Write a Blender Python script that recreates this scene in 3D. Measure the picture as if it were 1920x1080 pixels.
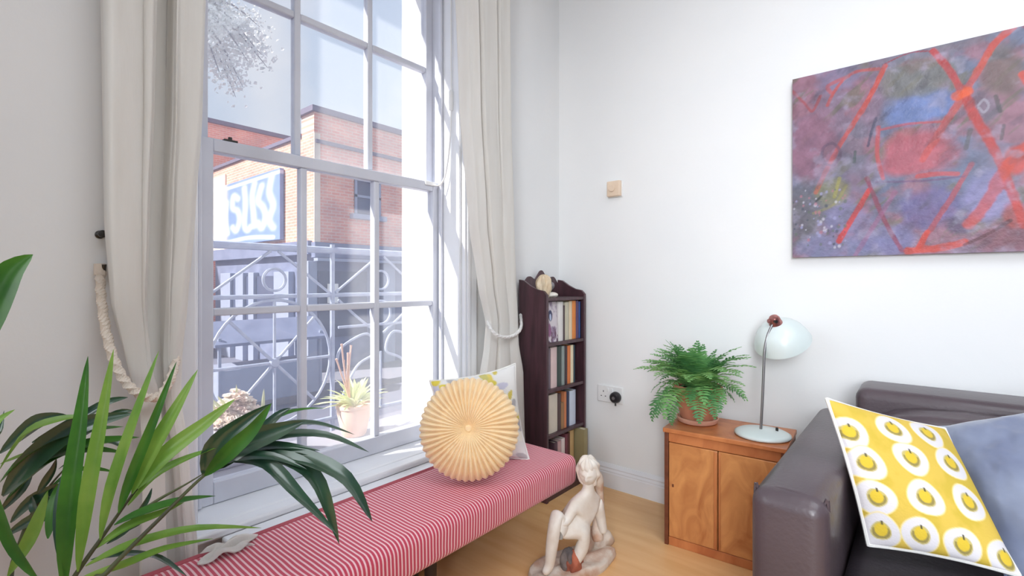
import bpy, math, random
import numpy as np
from mathutils import Vector, Matrix, Euler
random.seed(7)
for o in list(bpy.data.objects): bpy.data.objects.remove(o, do_unlink=True)
SC = bpy.context.scene
COL = SC.collection

# ------------------------------------------------------------------ camera
FPX, CX, HY, CAMH = 924.0, 960.0, 528.0, 1.05
YAW = math.radians(39.95)
F = Vector((-math.sin(YAW), math.cos(YAW), 0)); R = Vector((math.cos(YAW), math.sin(YAW), 0)); Z = Vector((0, 0, 1))
CAM = Vector((0, 0, CAMH))
cam_d = bpy.data.cameras.new('camera'); cam = bpy.data.objects.new('camera', cam_d); COL.objects.link(cam)
cam.location = CAM; cam.rotation_euler = (math.radians(90), 0, YAW)
cam_d.sensor_width = 36; cam_d.lens = FPX / 1920 * 36; cam_d.shift_y = (HY - 540) / 1920
cam_d.clip_start = 0.02; cam_d.clip_end = 200
SC.camera = cam

# ------------------------------------------------------------------ world, sun, large lights, exposure
SC.view_settings.view_transform = 'Standard'; SC.view_settings.look = 'None'
SC.view_settings.gamma = 1; SC.view_settings.use_curve_mapping = False
SC.view_settings.exposure = 0.0
SKY_STRENGTH = 1.0
SUN_DIR = Vector((0.42, 0.9, -0.85)).normalized(); SUN_E = 9.0
LEFT_FILL_W, CEIL_W, REAR_W = 30.0, 48.0, 27.5

def srgb(r, g, b, a=1.0):
    def f(c):
        c = c / 255.0
        return c / 12.92 if c <= 0.04045 else ((c + 0.055) / 1.055) ** 2.4
    return (f(r), f(g), f(b), a)

w = bpy.data.worlds.new('sky'); SC.world = w; w.use_nodes = True
nt = w.node_tree; nt.nodes.clear()
out = nt.nodes.new('ShaderNodeOutputWorld'); bg = nt.nodes.new('ShaderNodeBackground')
tc = nt.nodes.new('ShaderNodeTexCoord'); sep = nt.nodes.new('ShaderNodeSeparateXYZ')
rp = nt.nodes.new('ShaderNodeValToRGB'); nz = nt.nodes.new('ShaderNodeTexNoise'); cr = nt.nodes.new('ShaderNodeValToRGB')
mx = nt.nodes.new('ShaderNodeMix'); mx.data_type = 'RGBA'
rp.color_ramp.elements[0].position = 0.0; rp.color_ramp.elements[0].color = srgb(222, 231, 240)
rp.color_ramp.elements[1].position = 0.65; rp.color_ramp.elements[1].color = srgb(190, 212, 243)
nz.inputs['Scale'].default_value = 3.1; nz.inputs['Detail'].default_value = 5
cr.color_ramp.elements[0].position = 0.5; cr.color_ramp.elements[0].color = (0, 0, 0, 1)
cr.color_ramp.elements[1].position = 0.68; cr.color_ramp.elements[1].color = (0.85, 0.85, 0.85, 1)
mx.inputs['B'].default_value = srgb(246, 247, 250)
bg.inputs['Strength'].default_value = SKY_STRENGTH
L = nt.links.new
L(tc.outputs['Generated'], sep.inputs[0]); L(sep.outputs['Z'], rp.inputs[0]); L(tc.outputs['Generated'], nz.inputs['Vector'])
L(nz.outputs['Fac'], cr.inputs[0]); L(cr.outputs['Color'], mx.inputs['Factor']); L(rp.outputs['Color'], mx.inputs['A'])
L(mx.outputs['Result'], bg.inputs['Color']); L(bg.outputs[0], out.inputs[0])

sd = bpy.data.lights.new('sun', 'SUN'); sd.energy = SUN_E; sd.angle = math.radians(1.0); sd.color = (1.0, 0.96, 0.9)
so = bpy.data.objects.new('sun', sd); COL.objects.link(so); so.rotation_euler = SUN_DIR.to_track_quat('-Z', 'Y').to_euler(); so.location = (-4, -6, 8)
def area(name, loc, aim, sx, sy, e, col=(1, 1, 1), spread=180):
    d = bpy.data.lights.new(name, 'AREA'); d.shape = 'RECTANGLE'; d.size = sx; d.size_y = sy; d.energy = e; d.color = col; d.spread = math.radians(spread)
    o = bpy.data.objects.new(name, d); COL.objects.link(o); o.location = loc
    o.rotation_euler = (Vector(aim) - Vector(loc)).to_track_quat('-Z', 'Z').to_euler()
# added fill lights, all unseen: rear wall, left wall behind the camera, under the ceiling
area('rear_fill_light', (0.7, -2.05, 1.6), (-.6, 2.2, 1.1), 1.4, 1.7, REAR_W, (0.90, 0.95, 1.0), 64)
area('left_fill_light', (-1.50, -1.15, 1.55), (1.0, -1.15, 1.45), 1.0, 2.0, LEFT_FILL_W, (0.90, 0.95, 1.0))
area('ceiling_fill_light', (0.9, 0.5, 2.82), (0.9, 0.5, 0), 1.8, 1.8, CEIL_W, (0.86, 0.93, 1.0))

# ------------------------------------------------------------------ helpers
def U(u, v, d):
    return CAM + d * (F + (u - CX) / FPX * R + (HY - v) / FPX * Z)
def ray(u, v=HY):
    return F + (u - CX) / FPX * R + (HY - v) / FPX * Z
def onx(u, v, x):
    r = ray(u, v); return CAM + r * (x / r.x)
def ony(u, v, y):
    r = ray(u, v); return CAM + r * (y / r.y)
def onz(u, v, z):
    r = ray(u, v); return CAM + r * ((z - CAMH) / r.z)
def root_of(o):
    while o.parent: o = o.parent
    return o

class MB:
    def __init__(s): s.v = []; s.f = []; s.c = []
    def add(s, vs, fs, col=None):
        n = len(s.v); s.v += [Vector(p) for p in vs]; s.f += [tuple(i + n for i in f) for f in fs]
        if col is not None: s.c += [col] * len(vs)
        return s
    def box(s, lo, hi, M=None, col=None):
        x0, y0, z0 = lo; x1, y1, z1 = hi
        vs = [Vector(p) for p in ((x0, y0, z0), (x1, y0, z0), (x1, y1, z0), (x0, y1, z0), (x0, y0, z1), (x1, y0, z1), (x1, y1, z1), (x0, y1, z1))]
        if M: vs = [M @ p for p in vs]
        return s.add(vs, [(0, 3, 2, 1), (4, 5, 6, 7), (0, 1, 5, 4), (1, 2, 6, 5), (2, 3, 7, 6), (3, 0, 4, 7)], col)
    def tube(s, path, r, n=10, closed=False, caps=True, up=None):
        P = [Vector(p) for p in path]; m = len(P)
        rs = r if isinstance(r, (list, tuple)) else [r] * m
        rings = []; ref = Vector(up) if up else None
        for i in range(m):
            a = P[i - 1] if (i > 0 or closed) else P[i]; b = P[(i + 1) % m] if (i < m - 1 or closed) else P[i]
            t = (b - a).normalized()
            if ref is None:
                ref = Vector((0, 0, 1)) if abs(t.z) < .9 else Vector((1, 0, 0))
            x = (ref - t * ref.dot(t)).normalized(); ref = x; y = t.cross(x)
            rings.append([P[i] + rs[i] * (math.cos(2 * math.pi * k / n) * x + math.sin(2 * math.pi * k / n) * y) for k in range(n)])
        vs = [p for q in rings for p in q]; fs = []
        for i in range(m if closed else m - 1):
            j = (i + 1) % m
            for k in range(n):
                l = (k + 1) % n; fs.append((i * n + k, i * n + l, j * n + l, j * n + k))
        if caps and not closed:
            fs.append(tuple(reversed(range(n)))); fs.append(tuple((m - 1) * n + k for k in range(n)))
        return s.add(vs, fs)
    def lathe(s, prof, n=32, M=None):
        vs = []; fs = []; m = len(prof)
        for (r, z) in prof:
            for k in range(n):
                a = 2 * math.pi * k / n; p = Vector((max(r, 1e-5) * math.cos(a), max(r, 1e-5) * math.sin(a), z)); vs.append(M @ p if M else p)
        for i in range(m - 1):
            for k in range(n):
                l = (k + 1) % n; fs.append((i * n + k, i * n + l, (i + 1) * n + l, (i + 1) * n + k))
        return s.add(vs, fs)
    def grid(s, fn, nu, nv, closed_u=False):
        vs = [fn(i / (nu if closed_u else nu - 1), j / (nv - 1)) for j in range(nv) for i in range(nu)]
        fs = []
        for j in range(nv - 1):
            for i in range(nu if closed_u else nu - 1):
                k = (i + 1) % nu; fs.append((j * nu + i, j * nu + k, (j + 1) * nu + k, (j + 1) * nu + i))
        return s.add(vs, fs)
    def prism(s, pts, d):
        d = Vector(d); pts = [Vector(p) for p in pts]; n = len(pts)
        vs = pts + [p + d for p in pts]
        return s.add(vs, [tuple(range(n))[::-1], tuple(range(n, 2 * n))] + [(i, (i + 1) % n, n + (i + 1) % n, n + i) for i in range(n)])
    def build(s, name, m, parent=None, bevel=0, seg=2, smooth=35, solid=0, subsurf=0, uv=None):
        me = bpy.data.meshes.new(name)
        off = root_of(parent).location if parent else Vector((0, 0, 0))
        me.from_pydata([tuple(p - off) for p in s.v], [], s.f); me.update()
        import bmesh
        bm = bmesh.new(); bm.from_mesh(me); bmesh.ops.recalc_face_normals(bm, faces=bm.faces); bm.to_mesh(me); bm.free()
        if s.c:
            a = me.color_attributes.new('Col', 'FLOAT_COLOR', 'POINT')
            a.data.foreach_set('color', np.array(s.c, dtype=np.float32).reshape(-1))
        if smooth:
            for p in me.polygons: p.use_smooth = True
            try: me.set_sharp_from_angle(angle=math.radians(smooth))
            except Exception: pass
        me.materials.append(m)
        o = bpy.data.objects.new(name, me); COL.objects.link(o)
        if parent: o.parent = parent
        if solid:
            q = o.modifiers.new('Solidify', 'SOLIDIFY'); q.thickness = solid; q.offset = 0
        if bevel:
            q = o.modifiers.new('Bevel', 'BEVEL'); q.width = bevel; q.segments = seg; q.limit_method = 'ANGLE'; q.angle_limit = math.radians(40)
        if subsurf:
            q = o.modifiers.new('Subdivision', 'SUBSURF'); q.levels = subsurf; q.render_levels = subsurf
        return o

def tag(o, label=None, cat=None, group=None, kind=None):
    if label: o['label'] = label
    if cat: o['category'] = cat
    if group: o['group'] = group
    if kind: o['kind'] = kind
    return o
def empty(name, loc, label=None, cat=None, group=None, kind=None):
    o = bpy.data.objects.new(name, None); COL.objects.link(o); o.location = loc; o.empty_display_size = 0.05
    return tag(o, label, cat, group, kind)
def B(lo, hi, M=None): return MB().box(lo, hi, M)

# ------------------------------------------------------------------ materials
def mat(name, col, rough=0.5, metal=0.0, col2=None, nscale=8.0, stretch=(1, 1, 1), lo=.35, hi=.65, detail=4, bump=0.0, bscale=None, sheen=0, coat=0, spec=0.5, trans=0, subsurf=0, distort=0):
    m = bpy.data.materials.new(name); m.use_nodes = True; nt = m.node_tree; b = nt.nodes['Principled BSDF']
    b.inputs['Base Color'].default_value = col; b.inputs['Roughness'].default_value = rough; b.inputs['Metallic'].default_value = metal
    b.inputs['Specular IOR Level'].default_value = spec
    if sheen: b.inputs['Sheen Weight'].default_value = sheen; b.inputs['Sheen Roughness'].default_value = .4
    if coat: b.inputs['Coat Weight'].default_value = coat; b.inputs['Coat Roughness'].default_value = .15
    tc = nt.nodes.new('ShaderNodeTexCoord'); mp = nt.nodes.new('ShaderNodeMapping'); mp.inputs['Scale'].default_value = stretch
    nt.links.new(tc.outputs['Object'], mp.inputs[0])
    nz = nt.nodes.new('ShaderNodeTexNoise'); nz.inputs['Scale'].default_value = nscale; nz.inputs['Detail'].default_value = detail; nz.inputs['Distortion'].default_value = distort
    nt.links.new(mp.outputs[0], nz.inputs['Vector'])
    rp = nt.nodes.new('ShaderNodeValToRGB'); rp.color_ramp.elements[0].position = lo; rp.color_ramp.elements[1].position = hi
    c2 = col2 if col2 else tuple(x * .94 for x in col[:3]) + (1,)
    rp.color_ramp.elements[0].color = col; rp.color_ramp.elements[1].color = c2
    nt.links.new(nz.outputs['Fac'], rp.inputs[0]); nt.links.new(rp.outputs[0], b.inputs['Base Color'])
    if bump:
        bn = nt.nodes.new('ShaderNodeBump'); bn.inputs['Strength'].default_value = bump; bn.inputs['Distance'].default_value = .01
        n2 = nt.nodes.new('ShaderNodeTexNoise'); n2.inputs['Scale'].default_value = bscale or nscale * 6; n2.inputs['Detail'].default_value = 3
        nt.links.new(mp.outputs[0], n2.inputs['Vector']); nt.links.new(n2.outputs['Fac'], bn.inputs['Height']); nt.links.new(bn.outputs[0], b.inputs['Normal'])
    if trans:
        t = nt.nodes.new('ShaderNodeBsdfTranslucent'); nt.links.new(rp.outputs[0], t.inputs[0]); ms = nt.nodes.new('ShaderNodeMixShader'); ms.inputs[0].default_value = trans
        o = nt.nodes['Material Output']; nt.links.new(b.outputs[0], ms.inputs[1]); nt.links.new(t.outputs[0], ms.inputs[2]); nt.links.new(ms.outputs[0], o.inputs[0])
    return m
def vcol_mat(name, rough=.6, bump=0.0, bscale=120, sheen=0, spec=.4):
    m = bpy.data.materials.new(name); m.use_nodes = True; nt = m.node_tree; b = nt.nodes['Principled BSDF']
    a = nt.nodes.new('ShaderNodeVertexColor'); a.layer_name = 'Col'; nt.links.new(a.outputs[0], b.inputs['Base Color'])
    b.inputs['Roughness'].default_value = rough; b.inputs['Sheen Weight'].default_value = sheen; b.inputs['Specular IOR Level'].default_value = spec
    if bump:
        tc = nt.nodes.new('ShaderNodeTexCoord'); n2 = nt.nodes.new('ShaderNodeTexNoise'); n2.inputs['Scale'].default_value = bscale
        bn = nt.nodes.new('ShaderNodeBump'); bn.inputs['Strength'].default_value = bump; bn.inputs['Distance'].default_value = .004
        nt.links.new(tc.outputs['Object'], n2.inputs['Vector']); nt.links.new(n2.outputs['Fac'], bn.inputs['Height']); nt.links.new(bn.outputs[0], b.inputs['Normal'])
    return m
def stripe_mat(name, axis, period, ca, cb, frac, rough=.8):
    m = bpy.data.materials.new(name); m.use_nodes = True; nt = m.node_tree; b = nt.nodes['Principled BSDF']; N = nt.nodes.new; K = nt.links.new
    tc = N('ShaderNodeTexCoord'); sp = N('ShaderNodeSeparateXYZ'); K(tc.outputs['Object'], sp.inputs[0])
    nz = N('ShaderNodeTexNoise'); nz.inputs['Scale'].default_value = 6; K(tc.outputs['Object'], nz.inputs['Vector'])
    s0 = N('ShaderNodeMath'); s0.operation = 'MULTIPLY_ADD'; s0.inputs[1].default_value = .01; K(nz.outputs['Fac'], s0.inputs[0]); K(sp.outputs[axis], s0.inputs[2])
    d = N('ShaderNodeMath'); d.operation = 'DIVIDE'; d.inputs[1].default_value = period; K(s0.outputs[0], d.inputs[0])
    fr = N('ShaderNodeMath'); fr.operation = 'FRACT'; K(d.outputs[0], fr.inputs[0])
    rp = N('ShaderNodeValToRGB'); e = rp.color_ramp.elements; e[0].position = 0; e[0].color = ca
    e[1].position = frac; e[1].color = ca
    for pos, c in ((frac + .08, cb), (.92, cb), (1.0, ca)):
        q = e.new(pos); q.color = c
    K(fr.outputs[0], rp.inputs[0]); K(rp.outputs[0], b.inputs['Base Color']); b.inputs['Roughness'].default_value = rough; b.inputs['Sheen Weight'].default_value = .2
    bn = N('ShaderNodeBump'); bn.inputs['Strength'].default_value = .25; bn.inputs['Distance'].default_value = .003; K(rp.outputs[0], bn.inputs['Height']); K(bn.outputs[0], b.inputs['Normal'])
    return m
def brick_mat(name, c1, c2, mortar, axis='Y', scale=1.0):
    m = bpy.data.materials.new(name); m.use_nodes = True; nt = m.node_tree; b = nt.nodes['Principled BSDF']; N = nt.nodes.new; K = nt.links.new
    tc = N('ShaderNodeTexCoord'); sp = N('ShaderNodeSeparateXYZ'); cb = N('ShaderNodeCombineXYZ'); K(tc.outputs['Object'], sp.inputs[0])
    K(sp.outputs[axis], cb.inputs[0]); K(sp.outputs['Z'], cb.inputs[1])
    br = N('ShaderNodeTexBrick'); br.inputs['Scale'].default_value = 1; br.inputs['Brick Width'].default_value = .225; br.inputs['Row Height'].default_value = .075; br.inputs['Mortar Size'].default_value = .01
    br.inputs['Color1'].default_value = c1; br.inputs['Color2'].default_value = c2; br.inputs['Mortar'].default_value = mortar
    K(cb.outputs[0], br.inputs['Vector'])
    nz = N('ShaderNodeTexNoise'); nz.inputs['Scale'].default_value = 1.3; nz.inputs['Detail'].default_value = 6; K(tc.outputs['Object'], nz.inputs['Vector'])
    rp = N('ShaderNodeValToRGB'); rp.color_ramp.elements[0].position = .35; rp.color_ramp.elements[0].color = (.78, .78, .8, 1); rp.color_ramp.elements[1].position = .65; rp.color_ramp.elements[1].color = (1.1, 1.05, 1.0, 1)
    K(nz.outputs['Fac'], rp.inputs[0]); mx = N('ShaderNodeMix'); mx.data_type = 'RGBA'; mx.blend_type = 'MULTIPLY'; mx.inputs['Factor'].default_value = 1
    K(br.outputs['Color'], mx.inputs['A']); K(rp.outputs[0], mx.inputs['B']); K(mx.outputs['Result'], b.inputs['Base Color']); b.inputs['Roughness'].default_value = .9
    return m
def glass_mat(name, haze):
    m = bpy.data.materials.new(name); m.use_nodes = True; nt = m.node_tree; N = nt.nodes.new; K = nt.links.new; nt.nodes.remove(nt.nodes['Principled BSDF'])
    o = nt.nodes['Material Output']; tr = N('ShaderNodeBsdfTransparent'); gl = N('ShaderNodeBsdfGlossy'); gl.inputs['Roughness'].default_value = .02
    df = N('ShaderNodeBsdfTranslucent'); df.inputs[0].default_value = (.92, .94, 1.0, 1)
    m1 = N('ShaderNodeMixShader'); m1.inputs[0].default_value = .025; m2 = N('ShaderNodeMixShader')
    tc = N('ShaderNodeTexCoord'); nz = N('ShaderNodeTexNoise'); nz.inputs['Scale'].default_value = 3; K(tc.outputs['Object'], nz.inputs['Vector'])
    mr = N('ShaderNodeMapRange'); mr.inputs['To Min'].default_value = haze * .8; mr.inputs['To Max'].default_value = haze * 1.2; K(nz.outputs['Fac'], mr.inputs['Value']); K(mr.outputs[0], m2.inputs[0])
    K(tr.outputs[0], m1.inputs[1]); K(gl.outputs[0], m1.inputs[2]); K(m1.outputs[0], m2.inputs[1]); K(df.outputs[0], m2.inputs[2]); K(m2.outputs[0], o.inputs[0])
    return m

M = {}
M['wall'] = mat('white_wall_paint', srgb(238, 238, 238), .85, nscale=2, col2=srgb(234, 235, 236), bump=.04, bscale=60)
M['wall_dark'] = mat('bounce_cutting_slate_paint', srgb(112, 122, 138), .85)  # for the unseen walls, darkened to cut bounce light on the window wall
M['ceil'] = mat('ceiling_paint', srgb(240, 240, 240), .9)
M['gloss_white'] = mat('white_gloss_paint', srgb(236, 238, 242), .35, nscale=5, col2=srgb(229, 231, 236), bump=.03)
M['sash'] = mat('backlit_sash_paint', srgb(214, 217, 227), .4, nscale=6, col2=srgb(204, 207, 218))  # white paint greyed to stand in for the backlit shade
M['stone_white'] = mat('white_painted_render', srgb(250, 248, 244), .8)
M['sill_stone'] = mat('grey_sill_stone', srgb(168, 168, 178), .8, nscale=12)
M['floor'] = mat('warm_wood_floor', srgb(240, 194, 138), .34, nscale=2.5, stretch=(1, 9, 1), col2=srgb(230, 178, 120), detail=6, bump=.02)
M['glass'] = glass_mat('haze_mixed_window_glass', .13)  # translucent veil mixed into the panes to imitate haze over the view
M['linen'] = mat('white_linen_curtain', srgb(244, 242, 238), .9, nscale=40, stretch=(1, 1, .1), col2=srgb(240, 237, 232), bump=.1, bscale=250, trans=.35)
M['rope'] = mat('cotton_rope', srgb(226, 212, 198), .9, bump=.3, bscale=300)
M['white_rope'] = mat('white_cord', srgb(238, 236, 233), .9, bump=.3, bscale=300)
M['dark_metal'] = mat('dark_bronze', srgb(70, 68, 66), .35, .8)
M['stripe'] = stripe_mat('red_striped_fabric', 'Y', .0115, srgb(198, 62, 88), srgb(242, 196, 202), .52)
M['bench_trim'] = mat('dark_red_piping', srgb(178, 84, 96), .8)
M['dark_wood'] = mat('dark_bench_wood', srgb(58, 44, 40), .5)
M['mahogany'] = mat('mahogany_stain', srgb(62, 40, 46), .42, nscale=6, stretch=(6, 6, .7), col2=srgb(84, 54, 62), detail=6, bump=.05, coat=.25)
M['peach'] = mat('peach_velvet', srgb(250, 224, 180), .75, nscale=12, col2=srgb(247, 215, 166), sheen=.5, bump=.05, bscale=200)
M['wood'] = mat('honey_veneer', srgb(206, 130, 78), .4, nscale=5, stretch=(2.2, 2.2, .7), col2=srgb(178, 102, 58), detail=8, distort=1.2, coat=.2)
M['burl'] = mat('burr_walnut_veneer', srgb(218, 152, 92), .38, nscale=7, stretch=(1.6, 1.6, .8), col2=srgb(176, 106, 58), detail=9, distort=2.0, lo=.3, hi=.72, coat=.25)
M['wood_edge'] = mat('dark_wood_edge', srgb(122, 66, 42), .45, nscale=5, stretch=(1, 1, 6), col2=srgb(98, 52, 34))
M['terracotta'] = mat('terracotta', srgb(216, 150, 120), .85, nscale=10, col2=srgb(198, 128, 100), bump=.08)
M['saucer'] = mat('pale_terracotta', srgb(226, 176, 152), .8, nscale=12, col2=srgb(214, 160, 138))
M['soil'] = mat('potting_soil', srgb(60, 44, 34), .95, nscale=60, col2=srgb(36, 27, 22), bump=.6)
M['fern'] = mat('fern_green', srgb(136, 192, 118), .55, nscale=9, col2=srgb(84, 146, 92), trans=.3)
M['fern2'] = mat('fern_light_green', srgb(164, 208, 132), .55, nscale=9, col2=srgb(120, 180, 108), trans=.35)
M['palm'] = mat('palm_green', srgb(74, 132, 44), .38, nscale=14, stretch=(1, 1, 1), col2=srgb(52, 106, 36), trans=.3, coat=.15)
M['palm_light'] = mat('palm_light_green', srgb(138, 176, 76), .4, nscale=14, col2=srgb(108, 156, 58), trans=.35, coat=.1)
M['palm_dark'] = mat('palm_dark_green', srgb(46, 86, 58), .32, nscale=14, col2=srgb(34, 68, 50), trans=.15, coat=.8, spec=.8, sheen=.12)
M['palm_stem'] = mat('palm_stem', srgb(84, 92, 56), .5, col2=srgb(66, 66, 46))
M['mint'] = mat('mint_enamel', srgb(222, 232, 231), .35, nscale=5, col2=srgb(214, 225, 224), coat=.3)
M['copper'] = mat('copper_fitting', srgb(186, 126, 120), .3, .75, nscale=30, col2=srgb(140, 86, 84))
M['steel'] = mat('brushed_steel', srgb(150, 148, 150), .35, .8)
M['bulb'] = mat('lamp_bulb', srgb(250, 248, 240), .2)
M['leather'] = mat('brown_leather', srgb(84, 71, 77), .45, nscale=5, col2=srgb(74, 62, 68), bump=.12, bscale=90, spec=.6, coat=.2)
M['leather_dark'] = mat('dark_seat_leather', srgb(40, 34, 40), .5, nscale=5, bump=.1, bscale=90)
M['velvet'] = mat('grey_blue_velvet', srgb(140, 149, 172), .7, nscale=4, col2=srgb(96, 105, 136), sheen=.8, detail=6, bump=.08, bscale=30)
M['piping'] = mat('white_piping', srgb(238, 236, 232), .85)
M['plastic'] = mat('white_plastic', srgb(236, 236, 236), .35)
M['beige_plastic'] = mat('beige_plastic', srgb(236, 214, 190), .45, col2=srgb(228, 204, 180))
M['black_plastic'] = mat('black_plastic', srgb(36, 34, 38), .35)
M['plaster'] = mat('white_plaster', srgb(242, 236, 228), .7, nscale=9, col2=srgb(214, 196, 178), lo=.42, hi=.75, bump=.2, bscale=60)
M['plaster_base'] = mat('stained_plaster', srgb(226, 212, 198), .8, nscale=16, col2=srgb(196, 150, 122), lo=.45, hi=.7, bump=.35, bscale=50)
M['rust'] = mat('rust_red_stain', srgb(196, 112, 84), .8, nscale=18, col2=srgb(150, 84, 66), bump=.4)
M['recess_dark'] = mat('recess_shade_tone', srgb(84, 78, 80), .8, nscale=18, col2=srgb(128, 116, 112), bump=.4)  # dark tone standing in for shade in the recess between leg and torso
M['brick_front'] = brick_mat('red_brick_front', srgb(246, 178, 158), srgb(236, 158, 142), srgb(240, 206, 192), 'Y')
M['brick_side'] = brick_mat('red_brick_side', srgb(232, 176, 154), srgb(220, 156, 136), srgb(232, 206, 192), 'X')
M['coping'] = mat('dark_coping', srgb(120, 112, 132), .9)
M['cream_render'] = mat('cream_render', srgb(244, 226, 208), .9)
M['shop_dark'] = mat('slate_blue_shop_paint', srgb(132, 140, 168), .6, nscale=3, col2=srgb(116, 124, 152))
M['shop_pale'] = mat('pale_grey_shop_paint', srgb(160, 168, 190), .6)
M['shop_glass'] = mat('dark_shop_glass', srgb(84, 92, 118), .3)
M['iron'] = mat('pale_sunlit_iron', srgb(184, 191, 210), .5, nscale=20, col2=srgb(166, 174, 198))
M['asphalt'] = mat('grey_asphalt', srgb(112, 114, 130), .9, nscale=20)
M['paving'] = mat('pale_paving', srgb(132, 132, 144), .9, nscale=6)
M['blossom'] = mat('white_blossom', srgb(250, 248, 246), .8, nscale=4, col2=srgb(232, 234, 232), trans=.5)
M['bark'] = mat('grey_bark', srgb(168, 164, 170), .9)
M['succulent'] = mat('pale_yellow_green_leaf', srgb(240, 242, 204), .6, nscale=10, col2=srgb(226, 234, 180), trans=.2)  # leaf colour paled to stand in for overexposing sunlight
M['pink_stem'] = mat('pink_stem', srgb(240, 196, 180), .6)
M['pale_pot'] = mat('overexposed_terracotta', srgb(250, 220, 202), .8, nscale=9, col2=srgb(246, 206, 184))  # terracotta whitened in its colour to imitate overexposure
M['trough'] = mat('grey_stone_trough', srgb(172, 170, 182), .85)
M['petal'] = mat('pale_pink_petal', srgb(252, 234, 228), .7, nscale=15, col2=srgb(252, 248, 238), trans=.5)
M['frame_dark'] = mat('dark_window_frame', srgb(110, 110, 130), .5)
M['paper'] = mat('book_pages', srgb(232, 224, 206), .9, nscale=3, stretch=(1, 90, 1), col2=srgb(214, 204, 184))
M['ornament'] = mat('cream_shell', srgb(232, 216, 190), .7, nscale=20, col2=srgb(214, 190, 156), bump=.5, bscale=70)
M['grey_stone'] = mat('grey_pebble', srgb(150, 146, 150), .6)

# ------------------------------------------------------------------ the room
WX, WY, CEILZ = -1.553, 2.26, 2.9
XO = -1.97                                  # outside face of the window wall
OY0, OY1, OZ0, OZ1 = .48, 1.51, .335, 2.6    # window opening
RX1, RY0 = 2.5, -2.1
def struct(o): o['kind'] = 'structure'; return o
struct(B((WX - .42, RY0 - .2, -.12), (RX1 + .2, WY + .2, 0)).build('floor', M['floor']))
struct(B((WX - .42, RY0 - .2, CEILZ), (RX1 + .2, WY + .2, CEILZ + .12)).build('ceiling', M['ceil']))
wl = MB().box((XO, RY0, 0), (WX, OY0, CEILZ)).box((XO, OY1, 0), (WX, WY, CEILZ)).box((XO, OY0, 0), (WX, OY1, OZ0)).box((XO, OY0, OZ1), (WX, OY1, CEILZ))
struct(wl.build('wall_left', M['wall']))
struct(B((XO, WY, 0), (RX1 + .2, WY + .2, CEILZ)).build('wall_right', M['wall']))
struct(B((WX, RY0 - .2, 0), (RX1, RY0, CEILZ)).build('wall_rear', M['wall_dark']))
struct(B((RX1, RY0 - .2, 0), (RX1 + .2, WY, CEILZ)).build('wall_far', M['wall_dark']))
def skirting(name, a, b, nrm, h=.118):
    prof = [(0, 0), (.02, 0), (.02, h * .62), (.016, h * .66), (.018, h * .72), (.012, h * .80), (.015, h * .86), (.008, h * .95), (.004, h), (0, h)]
    a = Vector(a); b = Vector(b); n = Vector(nrm)
    struct(MB().prism([a + n * d + Z * z for d, z in prof], b - a).build(name, M['gloss_white']))
skirting('baseboard_right', (WX + .005, WY, 0), (RX1, WY, 0), (0, -1, 0))
skirting('baseboard_left', (WX, RY0, 0), (WX, WY - .025, 0), (1, 0, 0))

# ------------------------------------------------------------------ window_1: a tall sash window, six panes in each sash
win = empty('window_1', (-1.7, 1.0, OZ0), kind='structure'); win['label'] = 'tall white sash window with small panes over the bench'
def wbox(n, lo, hi, m='sash', p=win, bev=.003): return B(lo, hi).build(n, M[m], p, bevel=bev)
GY0, GY1 = .574, 1.458
# box frame and beads
fr = MB().box((-1.78, OY0, OZ0), (-1.66, .523, OZ1)).box((-1.78, 1.495, OZ0), (-1.66, OY1, OZ1)).box((-1.78, .523, 2.57), (-1.66, 1.495, OZ1))
fr.build('box_frame', M['sash'], win, bevel=.003)
MB().box((-1.675, .523, .37), (-1.655, .535, 2.57)).box((-1.675, 1.483, .37), (-1.655, 1.495, 2.57)).build('staff_bead', M['sash'], win, bevel=.004)
MB().box((-1.66, OY0 + .001, .375), (WX - .002, OY0 + .012, OZ1 - .005)).build('reveal_panel', M['gloss_white'], win, bevel=.002)
MB().box((-1.66, OY1 - .012, .375), (WX - .002, OY1 - .001, OZ1 - .005)).build('reveal_panel', M['gloss_white'], win, bevel=.002)
for y0, y1 in ((.40, OY0), (OY1, 1.585)):
    MB().box((WX, y0, .375), (WX + .022, y1, 2.68)).box((WX + .022, y0 + .01, .375), (WX + .03, y0 + .03, 2.68)).build('architrave', M['gloss_white'], win, bevel=.004)
MB().box((-1.70, OY0 + .002, OZ0 + .002), (WX + .0, OY1 - .002, .362)).box((WX + .0005, .40, OZ0), (-1.497, 1.60, .362)).build('window_board', M['gloss_white'], win, bevel=.008)
MB().box((WX + .001, .44, .02), (WX + .02, 1.56, OZ0 - .002)).box((WX + .02, .50, .14), (WX + .026, 1.5, .27)).build('apron_panel', M['gloss_white'], win, bevel=.004)
MB().box((-1.4965, .53, .02), (-1.395, 1.385, .342)).build('boxed_ledge', M['gloss_white'], win, bevel=.006)
MB().box((XO - .06, OY0 - .03, .28), (-1.79, OY1 + .03, .385)).build('stone_sill', M['sill_stone'], win, bevel=.008)
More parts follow.
